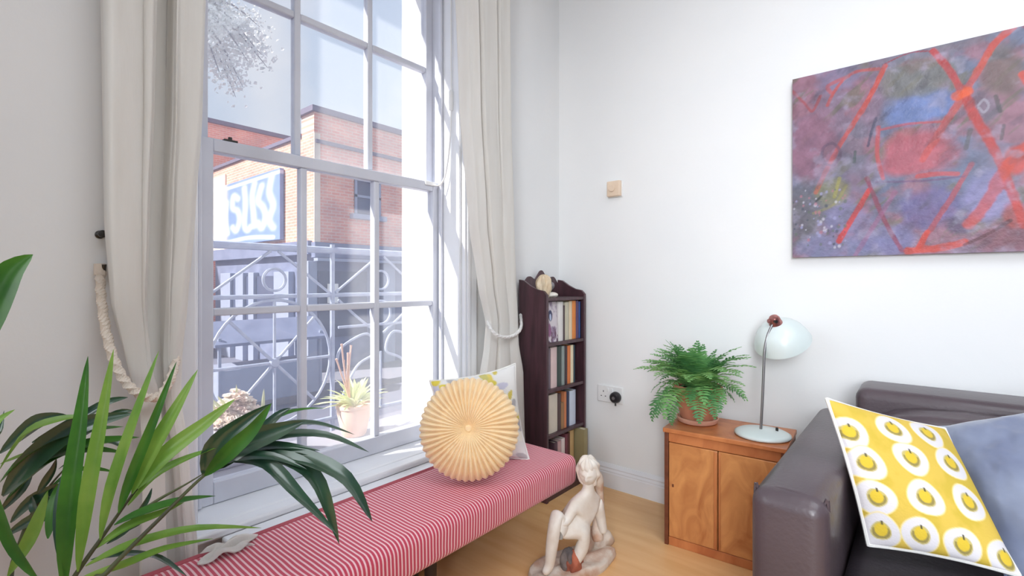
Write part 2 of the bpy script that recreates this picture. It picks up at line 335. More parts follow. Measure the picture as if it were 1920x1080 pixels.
def sash(name, x0, x1, zb, zg0, zm, zg1, zt):
    s = MB().box((x0, .525, zb), (x1, GY0, zt)).box((x0, GY1, zb), (x1, 1.495, zt)).box((x0, GY0, zb), (x1, GY1, zg0)).box((x0, GY0, zg1), (x1, GY1, zt))
    so_ = s.build(name, M['sash'], win, bevel=.003)
    pw = (GY1 - GY0 - 2 * .024) / 3; ys = [GY0 + pw, GY0 + 2 * pw + .024]; xm = (x0 + x1) / 2
    for y in ys: B((x0 + .004, y, zg0), (x1 - .004, y + .024, zg1)).build('muntin', M['sash'], so_, bevel=.004)
    edges = [GY0] + [q for y in ys for q in (y, y + .024)] + [GY1]
    for k in range(3):
        B((x0 + .004, edges[2 * k], zm - .012), (x1 - .004, edges[2 * k + 1], zm + .012)).build('muntin', M['sash'], so_, bevel=.004)
        for (a, b) in ((zg0, zm - .012), (zm + .012, zg1)):
            B((xm - .0015, edges[2 * k], a), (xm + .0015, edges[2 * k + 1], b)).build('pane', M['glass'], so_, smooth=0)
    return so_
low = sash('lower_sash', -1.72, -1.68, .363, .43, .955, 1.452, 1.492)
upp = sash('upper_sash', -1.766, -1.726, 1.462, 1.505, 2.008, 2.515, 2.57)
# latch on the meeting rail, restrictor and its cord
p = onx(432, 262, -1.69)
MB().box((-1.70, p.y - .02, 1.492), (-1.683, p.y + .02, 1.499)).tube([(-1.692, p.y, 1.497), (-1.692, p.y, 1.508)], .006).build('sash_fastener', M['dark_metal'], low, bevel=.001)
MB().box((-1.681, 1.41, 1.474), (-1.672, 1.47, 1.492)).build('cord_clip', M['plastic'], low, bevel=.003)
q0 = Vector((-1.664, 1.545, 2.55)); cordx = -1.62
cp = [Vector((-1.60, 1.492, 2.57)), Vector((-1.60, 1.492, 2.1)), Vector((-1.60, 1.492, 1.80)), Vector((-1.605, 1.488, 1.65)), Vector((-1.62, 1.48, 1.53)), Vector((-1.645, 1.468, 1.478)), Vector((-1.668, 1.445, 1.478))]
def smooth_path(pts, n=8):
    P = [Vector(p) for p in pts]; out = []
    for i in range(len(P) - 1):
        p0 = P[max(i - 1, 0)]; p1 = P[i]; p2 = P[i + 1]; p3 = P[min(i + 2, len(P) - 1)]
        for k in range(n):
            t = k / n
            out.append(.5 * ((2 * p1) + (-p0 + p2) * t + (2 * p0 - 5 * p1 + 4 * p2 - p3) * t * t + (-p0 + 3 * p1 - 3 * p2 + p3) * t ** 3))
    return out + [P[-1]]
MB().tube(smooth_path(cp), .0035, 6).build('restrictor_cord', M['plastic'], win)
MB().lathe([(0, 1.80), (.009, 1.805), (.011, 1.83), (.010, 1.885), (.004, 1.895), (0, 1.897)], 12, Matrix.Translation((-1.60, 1.492, 0))).build('cord_toggle', M['plastic'], win)

# ------------------------------------------------------------------ outside: balcony, street, buildings
struct(B((-40, -30, -1.35), (-2.9, 40, -1.2)).build('street_ground', M['asphalt']))
struct(B((-11.0 + .02, -30, -1.2), (-9.0, 40, -1.08)).build('far_pavement', M['paving']))
struct(B((-2.85, -1.5, .02), (XO, 4.5, .14)).build('balcony_slab', M['paving'], bevel=.01))

def curve_bar(mb, pts, r=.0085): mb.tube(smooth_path(pts, 6), r, 8)
RXX = -2.7
rail = empty('balcony_railing', (RXX, 1.2, .14), 'ornate pale iron balcony railing with wheel and scroll panels outside the window', 'railing')
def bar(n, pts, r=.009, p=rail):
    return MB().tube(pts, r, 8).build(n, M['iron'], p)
def P3(y, z): return Vector((RXX, y, z))
y_a, y_b = -.1, 3.9
for z, r in ((1.235, .02), (.97, .012), (.24, .014)):
    bar('rail_bar', [P3(y_a, z), P3(y_b, z)], r)
pw = .68; wheel_y = 1.22
k = -1
cells = [(wheel_y + (i - .5) * pw, i) for i in range(-1, 5)]
for y0, i in cells:
    bar('post', [P3(y0, .14), P3(y0, 1.27)], .014)
    yc = y0 + pw / 2; zc = .61
    if i % 2 == 0:
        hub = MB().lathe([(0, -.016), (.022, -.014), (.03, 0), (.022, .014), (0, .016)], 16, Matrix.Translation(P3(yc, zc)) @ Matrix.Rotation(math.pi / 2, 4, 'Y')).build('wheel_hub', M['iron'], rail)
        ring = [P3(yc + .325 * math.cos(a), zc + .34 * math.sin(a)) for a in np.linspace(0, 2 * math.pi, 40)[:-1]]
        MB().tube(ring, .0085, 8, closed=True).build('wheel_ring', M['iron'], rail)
        for a in range(8):
            an = a * math.pi / 4
            MB().tube([P3(yc + .02 * math.cos(an), zc + .02 * math.sin(an)), P3(yc + .325 * math.cos(an), zc + .34 * math.sin(an))], .0085, 8).build('spoke', M['iron'], hub)
    else:
        for s in (-1, 1):
            pts = [P3(yc + s * .30, .30), P3(yc + s * .18, .52), P3(yc + s * .04, .60), P3(yc + s * .10, .72), P3(yc + s * .27, .66), P3(yc + s * .31, .58)]
            m_ = MB(); curve_bar(m_, pts); m_.build('scroll', M['iron'], rail)
            pts = [P3(yc + s * .30, .94), P3(yc + s * .16, .82), P3(yc + s * .02, .72)]
            m_ = MB(); curve_bar(m_, pts); m_.build('scroll', M['iron'], rail)
        MB().tube([P3(yc + .075 * math.cos(a), .85 + .075 * math.sin(a)) for a in np.linspace(0, 2 * math.pi, 24)[:-1]], .0085, 8, closed=True).build('ring', M['iron'], rail)
        MB().tube([P3(yc - .3, .775), P3(yc + .3, .775)], .0085, 8).build('cross_bar', M['iron'], rail)
        MB().tube([P3(yc, .24), P3(yc, .6)], .0085, 8).build('cross_bar', M['iron'], rail)
    # upper band: diagonals and small rings
    for s in (0, 1):
        a = yc - pw / 2 + s * pw / 2
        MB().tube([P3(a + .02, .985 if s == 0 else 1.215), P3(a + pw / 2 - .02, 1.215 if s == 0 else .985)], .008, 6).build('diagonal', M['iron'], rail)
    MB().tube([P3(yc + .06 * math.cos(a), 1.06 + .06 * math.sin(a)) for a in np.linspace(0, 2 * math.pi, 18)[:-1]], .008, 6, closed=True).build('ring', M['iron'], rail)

# --- corner brick building across the street
bld = empty('corner_brick_building', (-11, 6, -1.2), 'red brick corner building with parapet and slate blue shopfront across the street', 'building')
BY0 = 5.91
def sx_(u): return ony(u, 500, BY0).x
MB().box((-17.4, BY0, 1.95), (-11, 16, 4.55)).build('brick_wall', M['brick_front'], bld)
MB().box((-17.4, BY0 - .02, 1.95), (-11.02, BY0, 4.55)).build('brick_side_wall', M['brick_side'], bld)
pr = MB().box((-11.6, BY0 - .02, 4.55), (-11, 16, 5.05)); pr.build('parapet', M['brick_front'], bld)
MB().box((-11.7, BY0 - .1, 5.05), (-10.92, 16, 5.18)).build('coping', M['coping'], bld)
MB().box((-17.5, BY0 - .08, 4.55), (-11.6, BY0 + .3, 4.64)).build('side_coping', M['coping'], bld)
MB().box((-11.02, BY0, 4.32), (-10.93, 16, 4.40)).build('string_course', M['coping'], bld)
# parapet end stones
MB().box((-10.995, BY0 - .03, 1.95), (-10.97, BY0 + .12, 4.55)).build('corner_quoin', M['cream_render'], bld)
MB().box((sx_(404), BY0 - .06, 1.95), (sx_(426), BY0 - .02, 4.3)).build('render_panel', M['cream_render'], bld)
# upper window of the front
def fwin(y0, y1, z0, z1):
    f_ = MB().box((-11.01, y0, z0), (-10.95, y0 + .06, z1)).box((-11.01, y1 - .06, z0), (-10.95, y1, z1)).box((-11.01, y0, z1 - .06), (-10.95, y1, z1)).box((-11.01, y0, (z0 + z1) / 2 - .03), (-10.95, y1, (z0 + z1) / 2 + .03)).build('window_frame', M['shop_pale'], bld)
    MB().box((-11.005, y0, z0), (-10.985, y1, z1)).build('window_pane', M['shop_glass'], f_)
    MB().box((-11.01, y0 - .12, z0 - .14), (-10.85, y1 + .12, z0 - .02)).build('window_ledge', M['shop_pale'], f_)
a = onx(664, 400, -11); b = onx(697, 345, -11)
fwin(a.y, b.y + .25, a.z, 3.66)
fwin(a.y + 3.2, b.y + 3.45, a.z, 3.66)
# ground floor shopfront, slate blue
MB().box((-17.3, BY0 + .05, -1.2), (-11.1, 16, 1.95)).build('shopfront_wall', M['shop_dark'], bld)
MB().box((-11.1, BY0 - .05, 1.62), (-10.9, 16, 1.98)).build('fascia', M['shop_dark'], bld)
MB().box((-10.9, BY0 - .08, 1.53), (-10.72, 16, 1.60)).build('cornice', M['shop_pale'], bld)
MB().box((-17.3, BY0 - .12, 1.7), (-11.1, BY0 + .05, 2.02)).build('side_fascia', M['shop_dark'], bld)
for u0, u1 in ((575, 592), (700, 708), (716, 738)):
    y0 = onx(u0, 500, -11).y; y1 = onx(u1, 500, -11).y
    MB().box((-11.1, y0, -1.2), (-10.93, y1, 1.53)).build('pilaster', M['shop_pale'], bld, bevel=.01)
y0 = onx(600, 500, -11).y; y1 = onx(690, 500, -11).y
MB().box((-11.1, y0, -.3), (-11.05, y1, 1.3)).build('shop_window', M['shop_glass'], bld)
y0 = onx(613, 500, -11).y; y1 = onx(632, 500, -11).y
tag(MB().box((-10.98, y0, onx(620, 568, -11).z), (-10.94, y1, onx(620, 532, -11).z)).build('notice_board', M['stone_white']), 'blank white notice on the slate blue shopfront across the street', 'sign')
def sx(u): return ony(u, 500, BY0).x
for u0, u1 in ((420, 438), (448, 462), (472, 482), (520, 548)):
    MB().box((sx(u0), BY0 - .1, -1.2), (sx(u1), BY0 + .05, 1.3)).build('pilaster', M['shop_pale'], bld, bevel=.01)
for u0, u1 in ((438, 448), (462, 472), (482, 518)):
    MB().box((sx(u0), BY0 - .02, -.2), (sx(u1), BY0 + .05, 1.2)).build('shop_window', M['shop_glass'], bld)

# --- numpy painting helpers
def vnoise(x, y, scale, seed):
    rng = np.random.RandomState(seed); g = rng.rand(64, 64); x = x * scale; y = y * scale
    xi = np.floor(x).astype(int); yi = np.floor(y).astype(int); fx = x - xi; fy = y - yi; fx = fx * fx * (3 - 2 * fx); fy = fy * fy * (3 - 2 * fy)
    a = g[xi % 64, yi % 64]; b = g[(xi + 1) % 64, yi % 64]; c = g[xi % 64, (yi + 1) % 64]; d = g[(xi + 1) % 64, (yi + 1) % 64]
    return (a * (1 - fx) + b * fx) * (1 - fy) + (c * (1 - fx) + d * fx) * fy
def fbm(x, y, s, seed, o=4):
    t = 0; a = .5
    for i in range(o): t = t + a * vnoise(x, y, s * 2 ** i, seed + i); a *= .5
    return t / (1 - .5 ** o)
def dpoly(x, y, pts):
    d = np.full(x.shape, 1e9); ta = np.zeros(x.shape); n = len(pts) - 1
    for i in range(n):
        (ax, ay), (bx, by) = pts[i], pts[i + 1]; dx, dy = bx - ax, by - ay; q = dx * dx + dy * dy + 1e-9
        t = np.clip(((x - ax) * dx + (y - ay) * dy) / q, 0, 1); e = np.hypot(x - ax - t * dx, y - ay - t * dy)
        m = e < d; d = np.where(m, e, d); ta = np.where(m, (i + t) / n, ta)
    return d, ta
def sm(e0, e1, x):
    t = np.clip((x - e0) / (e1 - e0), 0, 1); return t * t * (3 - 2 * t)
def blend(c, col, a):
    col = np.array(srgb(*col)[:3]); return c * (1 - a[..., None]) + col * a[..., None]
def spath2(pts, n=6):
    return [(p.x, p.y) for p in smooth_path([Vector((a, b, 0)) for a, b in pts], n)]
def color_panel(name, P, C, thick, m, parent=None):
    """P: (ny,nx,3) grid of front points, C colours, thick: offset vector to the back"""
    ny, nx = P.shape[:2]; mb = MB(); fr_ = P.reshape(-1, 3); cl = C.reshape(-1, 3)
    v = [Vector(p) for p in fr_]; f = [(j * nx + i, j * nx + i + 1, (j + 1) * nx + i + 1, (j + 1) * nx + i) for j in range(ny - 1) for i in range(nx - 1)]
    cc = [(c[0], c[1], c[2], 1) for c in cl]
    rim = [i for i in range(nx)] + [j * nx + nx - 1 for j in range(1, ny)] + [(ny - 1) * nx + i for i in range(nx - 2, -1, -1)] + [j * nx for j in range(ny - 2, 0, -1)]
    n0 = len(v); t = Vector(thick)
    for r_ in rim: v.append(v[r_] + t); cc.append(cc[r_])
    m_ = len(rim)
    for k in range(m_): f.append((rim[k], rim[(k + 1) % m_], n0 + (k + 1) % m_, n0 + k))
    f.append(tuple(n0 + k for k in range(m_)))
    mb.v = v; mb.f = f; mb.c = cc
    return mb.build(name, m, parent, smooth=30)

# mural board on the building's side wall
ny, nx = 90, 150
x0, x1 = sx(427), sx(535); z0, z1 = 2.12, 3.92
gx, gz = np.meshgrid(np.linspace(0, 1, nx), np.linspace(0, 1, ny))
C_ = np.ones((ny, nx, 3)) * np.array(srgb(112, 138, 186)[:3])
C_ = blend(C_, (140, 160, 204), fbm(gx, gz, 5, 3))
def stroke(c, X, Y, pts, w, col, soft=.5, a=1.0, fade=0):
    d, t = dpoly(X, Y, spath2(pts)); al = (1 - sm(w * (1 - soft), w * (1 + soft), d)) * a
    if fade: al = al * (1 - fade * t)
    return blend(c, col, al)
letters = [[(.30, .72), (.22, .78), (.20, .60), (.30, .52), (.33, .38), (.27, .22), (.20, .28)],
           [(.42, .86), (.44, .6), (.42, .3), (.47, .2), (.53, .24)], [(.60, .88), (.56, .7), (.58, .45), (.6, .25)],
           [(.72, .82), (.66, .62), (.74, .5), (.78, .36), (.72, .2), (.66, .28)], [(.88, .92), (.84, .7), (.90, .5), (.84, .3), (.90, .18)],
           [(.08, .7), (.06, .45), (.10, .2)]]
for l in letters:
    C_ = stroke(C_, gx, gz, l, .045, (214, 222, 240), .7, .72)
C_ = stroke(C_, gx, gz, [(0, .93), (1, .95)], .025, (206, 214, 240), .4)
C_ = blend(C_, (232, 212, 214), sm(.14, .02, gx) * .8)
C_ = stroke(C_, gx, gz, [(.1, .05), (.5, .08), (.9, .04)], .03, (214, 222, 240), .5, .8)
Pm = np.stack([x0 + (x1 - x0) * gx, np.full_like(gx, BY0 - .14), z0 + (z1 - z0) * gz], -1)
mural = color_panel('mural_board', Pm, C_, (0, .1, 0), vcol_mat('painted_mural', .8))
tag(mural, 'blue painted mural board with pale letterforms on the brick side wall', 'mural')
# cream rendered return beyond, and the lower far terrace
far = empty('far_brick_terrace', (-21, 4, -1.2), 'long low brick terrace with dark coping behind the corner building', 'building')
MB().box((-24, -6, -1.2), (-20, 16, 6.85)).build('brick_wall', M['brick_front'], far)
MB().box((-24, -6, 6.85), (-19.9, 16, 7.0)).build('coping', M['coping'], far)
MB().box((-19.99, 3.0, -1.2), (-19.9, 5.55, 2.6)).build('render_panel', M['cream_render'], far)

# --- blossoming tree by the street
tree = empty('blossom_tree', (-7.6, .9, -1.2), 'white blossoming tree at the upper left of the window', 'tree')
tb = Vector((-7.6, .9, -1.2)); cen = U(335, -10, 7.6)
MB().tube(smooth_path([tb, tb + Vector((.1, .1, 2.2)), Vector((cen.x - .1, cen.y - .3, 3.6)), Vector((cen.x, cen.y, cen.z + .3))]), [.15 - .12 * i / 24 for i in range(25)], 10).build('trunk', M['bark'], tree)
rng = random.Random(5)
br = MB(); fl = MB()
for i in range(70):
    d = Vector((rng.gauss(0, 1), rng.gauss(0, 1), rng.gauss(0, .9))); d.normalize()
    e = cen + Vector((d.x * 1.5, d.y * 1.75, d.z * 1.7)) * (0.6 + .45 * rng.random())
    pth = smooth_path([cen + Vector((0, 0, -.6)), cen + (e - cen) * .5 + Vector((0, 0, .12)), e + Vector((0, 0, -.1))], 4)
    br.tube(pth, [.035 - .03 * k / (len(pth) - 1) for k in range(len(pth))], 5)
    for k in range(260):
        t = .25 + .75 * rng.random(); c = cen.lerp(e, t) + Vector((rng.gauss(0, .13), rng.gauss(0, .13), rng.gauss(0, .13)))
        n = Vector((rng.gauss(0, 1), rng.gauss(0, 1), rng.gauss(0, 1))).normalized(); a_ = n.orthogonal().normalized(); b_ = n.cross(a_); s = .02 + .025 * rng.random()
        fl.add([c + a_ * s, c + b_ * s * .8 + n * .01, c - a_ * s, c - b_ * s * .8 + n * .01], [(0, 1, 2, 3)])
br.build('branches', M['bark'], tree)
fo = fl.build('blossom', M['blossom'], tree, smooth=0); fo['kind'] = 'stuff'

# --- street stall with a dark canopy, beyond the railing
st = empty('street_stall', (-8.4, 4.3, -1.2), 'street stall with dark canopy and pale posts beyond the railing', 'stall')
c0 = U(495, 600, 9.2)
MB().prism([Vector((c0.x - .7, c0.y - 1.0, .1)), Vector((c0.x + .5, c0.y - 1.0, -.05)), Vector((c0.x + .5, c0.y - 1.0, .0)), Vector((c0.x - .1, c0.y - 1.0, .35)), Vector((c0.x - .7, c0.y - 1.0, .15))], (0, 2.0, 0)).build('canopy', M['shop_dark'], st)
for sx_, sy in ((-.6, -.9), (.4, -.9), (-.6, .9), (.4, .9)):
    MB().tube([Vector((c0.x + sx_, c0.y + sy, -1.2)), Vector((c0.x + sx_, c0.y + sy, .1))], .03, 8).build('post', M['shop_pale'], st)
MB().box((c0.x - .4, c0.y - .9, -1.2), (c0.x + .4, c0.y + .9, -.45)).build('counter', M['shop_pale'], st, bevel=.02)

# ------------------------------------------------------------------ plants on the outer sill
def blade(mb, base, d, up, length, width, bend, n=7, fold=.25):
    base = Vector(base); d = Vector(d).normalized(); up = Vector(up).normalized(); side = d.cross(up).normalized(); nn = side.cross(d)
    rows = []
    for i in range(n + 1):
        t = i / n; c = base + d * length * t + Vector((0, 0, -1)) * bend * t * t * length
        w_ = width * math.sin(math.pi * min(1, .12 + t * .88)) ** .8 if t < 1 else 0.0005
        rows += [c - side * w_ * .5 + nn * w_ * fold, c, c + side * w_ * .5 + nn * w_ * fold]
    f = []
    for i in range(n):
        for k in range(2): a = i * 3 + k; f.append((a, a + 1, a + 4, a + 3))
    mb.add(rows, f)
pp = Vector((-1.90, 0, .385)); pp.y = onx(664, 800, -1.90).y
plant = empty('spiky_potted_plant', pp, 'pale spiky plant in a terracotta pot tinted as overexposed on the outer sill', 'plant')
T = Matrix.Translation(pp)
MB().lathe([(0, 0), (.045, 0), (.052, .01), (.07, .09), (.072, .12), (.076, .122), (.076, .135), (.068, .135), (.066, .115), (0, .113)], 24, T).build('pot', M['pale_pot'], plant)
rng = random.Random(3)
for i in range(60):
    a = rng.random() * 6.283; el = rng.uniform(.25, 1.45); d = Vector((math.cos(a) * math.cos(el) * .75, math.sin(a) * math.cos(el), math.sin(el)))
    m_ = MB(); blade(m_, pp + Vector((0, 0, .12)), d, Vector((0, 0, 1)) if el < 1.2 else Vector((1, 0, 0)), rng.uniform(.12, .20), .02, .3)
    m_.build('leaf', M['succulent'], plant)
for (dx, dy, h) in ((.0, -.06, .40), (.0, -.085, .34), (.0, -.015, .39), (0, -.03, .36), (0, -.05, .33)):
    b0 = pp + Vector((0, -.02, .15))
    m_ = MB().tube(smooth_path([b0, b0 + Vector((0, dy * .4, h * .3)), pp + Vector((dx, dy, h))], 4), [.0035] * 8 + [.005], 6); m_.build('flower_stem', M['pink_stem'], plant)
# trough with blossom at the left of the sill
TX = -1.955; ty = onx(436, 790, TX).y
tr = empty('stone_trough', (TX, ty, .385), 'grey stone trough of pale pink blossom on the outer sill behind palm', 'planter')
MB().box((TX - .065, ty - .10, .385), (TX + .065, ty + .12, .52)).build('trough', M['trough'], tr, bevel=.01)
bl = MB(); rng = random.Random(9)
for i in range(420):
    v = Vector((rng.gauss(0, 1), rng.gauss(0, 1), abs(rng.gauss(0, 1)))).normalized() * (.75 + .3 * rng.random())
    c = Vector((TX + v.x * .06, ty + .01 + v.y * .085, .53 + v.z * .115 * (1 - .35 * abs(v.y))))
    for k in range(5):
        a = k * 1.2566 + i; d = Vector((math.cos(a), math.sin(a), 0)) + v * .6
        blade(bl, c, d, v if abs(v.z) > .2 else (0, 0, 1), .018, .016, .1, 3)
bo = bl.build('blossom', M['petal'], tr); bo['kind'] = 'stuff'
for i in range(9):
    m_ = MB(); b0 = Vector((TX + rng.uniform(-.04, .04), ty + rng.uniform(-.07, .09), .52)); d = Vector((rng.uniform(-.4, .4), rng.uniform(-.6, .6), 1))
    blade(m_, b0, d, (1, 0, 0), rng.uniform(.12, .19), .014, .2); m_.build('leaf', M['succulent'], tr)

# ------------------------------------------------------------------ curtains
def interp(tab, z):
    tab = sorted(tab)
    if z <= tab[0][0]: return tab[0][1:]
    for a, b in zip(tab, tab[1:]):
        if z <= b[0]:
            t = (z - a[0]) / (b[0] - a[0]); t = t * t * (3 - 2 * t) * .5 + t * .5
            return tuple(p + (q - p) * t for p, q in zip(a[1:], b[1:]))
    return tab[-1][1:]
def curtain(name, tab, z0, z1, nf, label, seed):
    # tab rows: (z, y_left, y_right, x_centre, fold amplitude)
    rng = random.Random(seed); ph = [rng.random() * 6.28 for _ in range(4)]; sharp = .7
    root = empty(name, (tab[0][3], (tab[0][1] + tab[0][2]) / 2, z0), label, 'curtain', 'linen curtains at the window')
    xs = np.array([p_[0] for p_ in nf]); hs = np.array([p_[1] for p_ in nf])
    def prof(t):
        t = min(max(t, 0), 1); k = max(0, min(len(xs) - 2, int(np.searchsorted(xs, t)) - 1)); f = (t - xs[k]) / (xs[k + 1] - xs[k]); f = f * f * (3 - 2 * f)
        return hs[k] + (hs[k + 1] - hs[k]) * f
    def fn(s, q):
        z = z0 + (z1 - z0) * q; yl, yr, xc, A = interp(tab, z)
        s2 = s + .02 * math.sin(2 * math.pi * s + ph[0] + z * .9) * (1 - s) * s * 4
        x = xc + A * prof(s2) + A * .16 * math.sin(17 * s + ph[2] + 1.7 * z)
        y = yl + (yr - yl) * s + .012 * math.sin(2 * math.pi * s * 3 + ph[3] + z)
        return Vector((x, y, z))
    MB().grid(fn, 200, 80).build('drape', M['linen'], root, smooth=80, solid=.003)
    return root
XC = -1.445
def yx(u, x=XC): return onx(u, HY, x).y
left_tab = [(0.0, yx(262, -1.40), yx(385, -1.40), -1.42, .022), (.35, yx(255, -1.42), yx(365, -1.42), -1.42, .022), (.62, yx(262), yx(345), -1.44, .022), (.76, yx(262), yx(332), -1.45, .018), (.86, yx(232), yx(335), -1.45, .024), (1.0, yx(206), yx(347), -1.455, .034),
            (1.2, yx(196), yx(360), -1.455, .04), (1.5, yx(195), yx(375), -1.455, .042), (2.0, yx(192), yx(388), -1.455, .042), (2.75, yx(190), yx(392), -1.455, .042)]
cl = curtain('linen_curtain', left_tab, .01, 2.7, [(0,-.9),(.04,.2),(.12,.75),(.30,.8),(.46,1.0),(.50,.4),(.53,-.8),(.62,-.9),(.66,.3),(.70,.9),(.82,.6),(.9,.9),(.95,.3),(1,-.9)], 'white linen curtain tied with thick twisted rope, left of the window', 4)
right_tab = [(0.0, yx(885), yx(985), -1.43, .03), (.38, yx(893), yx(984), -1.45, .028), (.62, yx(905), yx(982), -1.45, .026), (.78, yx(915), yx(972), -1.45, .022), (.86, yx(918), yx(971), -1.45, .022), (1.05, yx(905), yx(968), -1.455, .03),
             (1.3, yx(890), yx(965), -1.455, .036), (1.8, yx(876), yx(962), -1.46, .04), (2.75, yx(862), yx(960), -1.46, .042)]
crt = curtain('linen_curtain', right_tab, .01, 2.7, [(0,-.6),(.06,.6),(.16,.9),(.22,-.3),(.28,-.6),(.36,.7),(.50,.9),(.60,.8),(.66,-.4),(.72,.5),(.84,.9),(.92,.5),(.95,-.8),(1,-.2)], 'white linen curtain tied with thin white cord, beside the bookcase', 11)
pole = empty('curtain_pole', (-1.455, 1.0, 2.72), kind='structure'); pole['label'] = 'curtain pole above the window'
MB().tube([(-1.455, .1, 2.74), (-1.455, 1.9, 2.74)], .014, 12).build('pole', M['dark_metal'], pole)
for y in (.14, 1.86): MB().tube([(-1.455, y, 2.74), (WX, y, 2.74)], .01, 8).build('bracket', M['dark_metal'], pole)

def twisted(path, R0, r, turns, n=8):
    P = smooth_path(path, 14); m = len(P); mb = MB(); ref = Vector((0, 0, 1))
    for s in range(3):
        pts = []
        rf = Vector((0.3, .2, 1))
        for i in range(m):
            t = (P[min(i + 1, m - 1)] - P[max(i - 1, 0)]).normalized(); x = (rf - t * rf.dot(t)).normalized(); rf = x; y = t.cross(x)
            a = 2 * math.pi * (turns * i / m + s / 3); pts.append(P[i] + R0 * (math.cos(a) * x + math.sin(a) * y))
        mb.tube(pts, r, n)
    return mb
rp_ = [onx(188, 508, -1.53), onx(190, 560, -1.50), onx(203, 640, -1.45), onx(225, 700, -1.41), onx(255, 735, -1.385), onx(292, 745, -1.385), onx(318, 715, -1.40), onx(330, 670, -1.44), onx(333, 640, -1.49)]
rope = empty('rope_tieback', rp_[0], 'thick twisted cotton rope holding back the left curtain', 'tieback')
twisted(rp_, .0052, .0062, 30).build('rope', M['rope'], rope)
MB().tube([onx(188, 495, -1.531), onx(188, 516, -1.529)], .0125, 10).build('end_binding', M['rope'], rope)
hk = onx(187, 440, WX)
hook = empty('tieback_hook', hk, 'small dark round hook on the grey wall beside the left curtain', 'hook')
Mh = Matrix.Translation(hk) @ Matrix.Rotation(math.pi / 2, 4, 'Y')
MB().lathe([(0, 0), (.010, 0), (.010, .003), (.005, .006), (.005, .026), (.0, .026)], 16, Mh).build('stem', M['dark_metal'], hook)
MB().lathe([(0, .024), (.006, .025), (.009, .029), (.009, .033), (.006, .037), (0, .038)], 16, Mh).build('knob', M['dark_metal'], hook)
hk2 = onx(189, 508, WX)
lh = empty('rope_hook', hk2, 'lower hook carrying the thick twisted rope on the wall', 'hook')
MB().tube([hk2, hk2 + Vector((.03, 0, 0)), hk2 + Vector((.034, 0, .015))], .005, 8).build('hook_arm', M['dark_metal'], lh)
wr = [onx(976, 590, -1.52), onx(977, 612, -1.45), onx(968, 626, -1.41), onx(950, 632, -1.40), onx(932, 628, -1.405), onx(918, 612, -1.43), onx(912, 590, -1.48)]
cordr = empty('cord_tieback', wr[0], 'thin white cord looped round the right curtain', 'tieback')
twisted(wr, .004, .0046, 22, 6).build('cord', M['white_rope'], cordr)

# ------------------------------------------------------------------ striped bench
BZ1, BZ0 = .38, .265; BX0, BX1, BYA, BYB = -1.372, -1.028, .10, 1.63
bench = empty('striped_bench', ((BX0 + BX1) / 2, (BYA + BYB) / 2, 0), 'long low bench upholstered in red and white stripes under the window', 'bench')
def rbox(lo, hi, r, n=5, seg=1):
    """rounded box as a subdivided bevelled mesh via bmesh"""
    import bmesh
    bm = bmesh.new(); bmesh.ops.create_cube(bm, size=1)
    for v in bm.verts: v.co = Vector([lo[k] + (hi[k] - lo[k]) * (v.co[k] + .5) for k in range(3)])
    bmesh.ops.bevel(bm, geom=bm.edges[:], offset=r, segments=n, profile=.5, affect='EDGES')
    mb = MB(); bm.verts.index_update(); mb.add([v.co.copy() for v in bm.verts], [tuple(v.index for v in f.verts) for f in bm.faces]); bm.free(); return mb
rbox((BX0, BYA, BZ0), (BX1, BYB, BZ1), .03).build('upholstered_top', M['stripe'], bench, smooth=60)
MB().tube([(BX0 + .004, BYA + .03, BZ1 - .012), (BX0 + .004, BYB - .03, BZ1 - .012)], .012, 8).build('back_piping', M['bench_trim'], bench)
MB().box((BX0 + .05, BYA + .06, BZ0 - .04), (BX1 - .17, BYB - .14, BZ0 + .002)).build('base_frame', M['dark_wood'], bench, bevel=.004)
for x in (BX0 + .06, BX0 + .15):
    for y in (BYA + .12, BYB - .58):
        MB().lathe([(0, 0), (.014, 0), (.018, .02), (.022, BZ0 - .04), (0, BZ0 - .04)], 12, Matrix.Translation((x, y, 0))).build('leg', M['dark_wood'], bench)

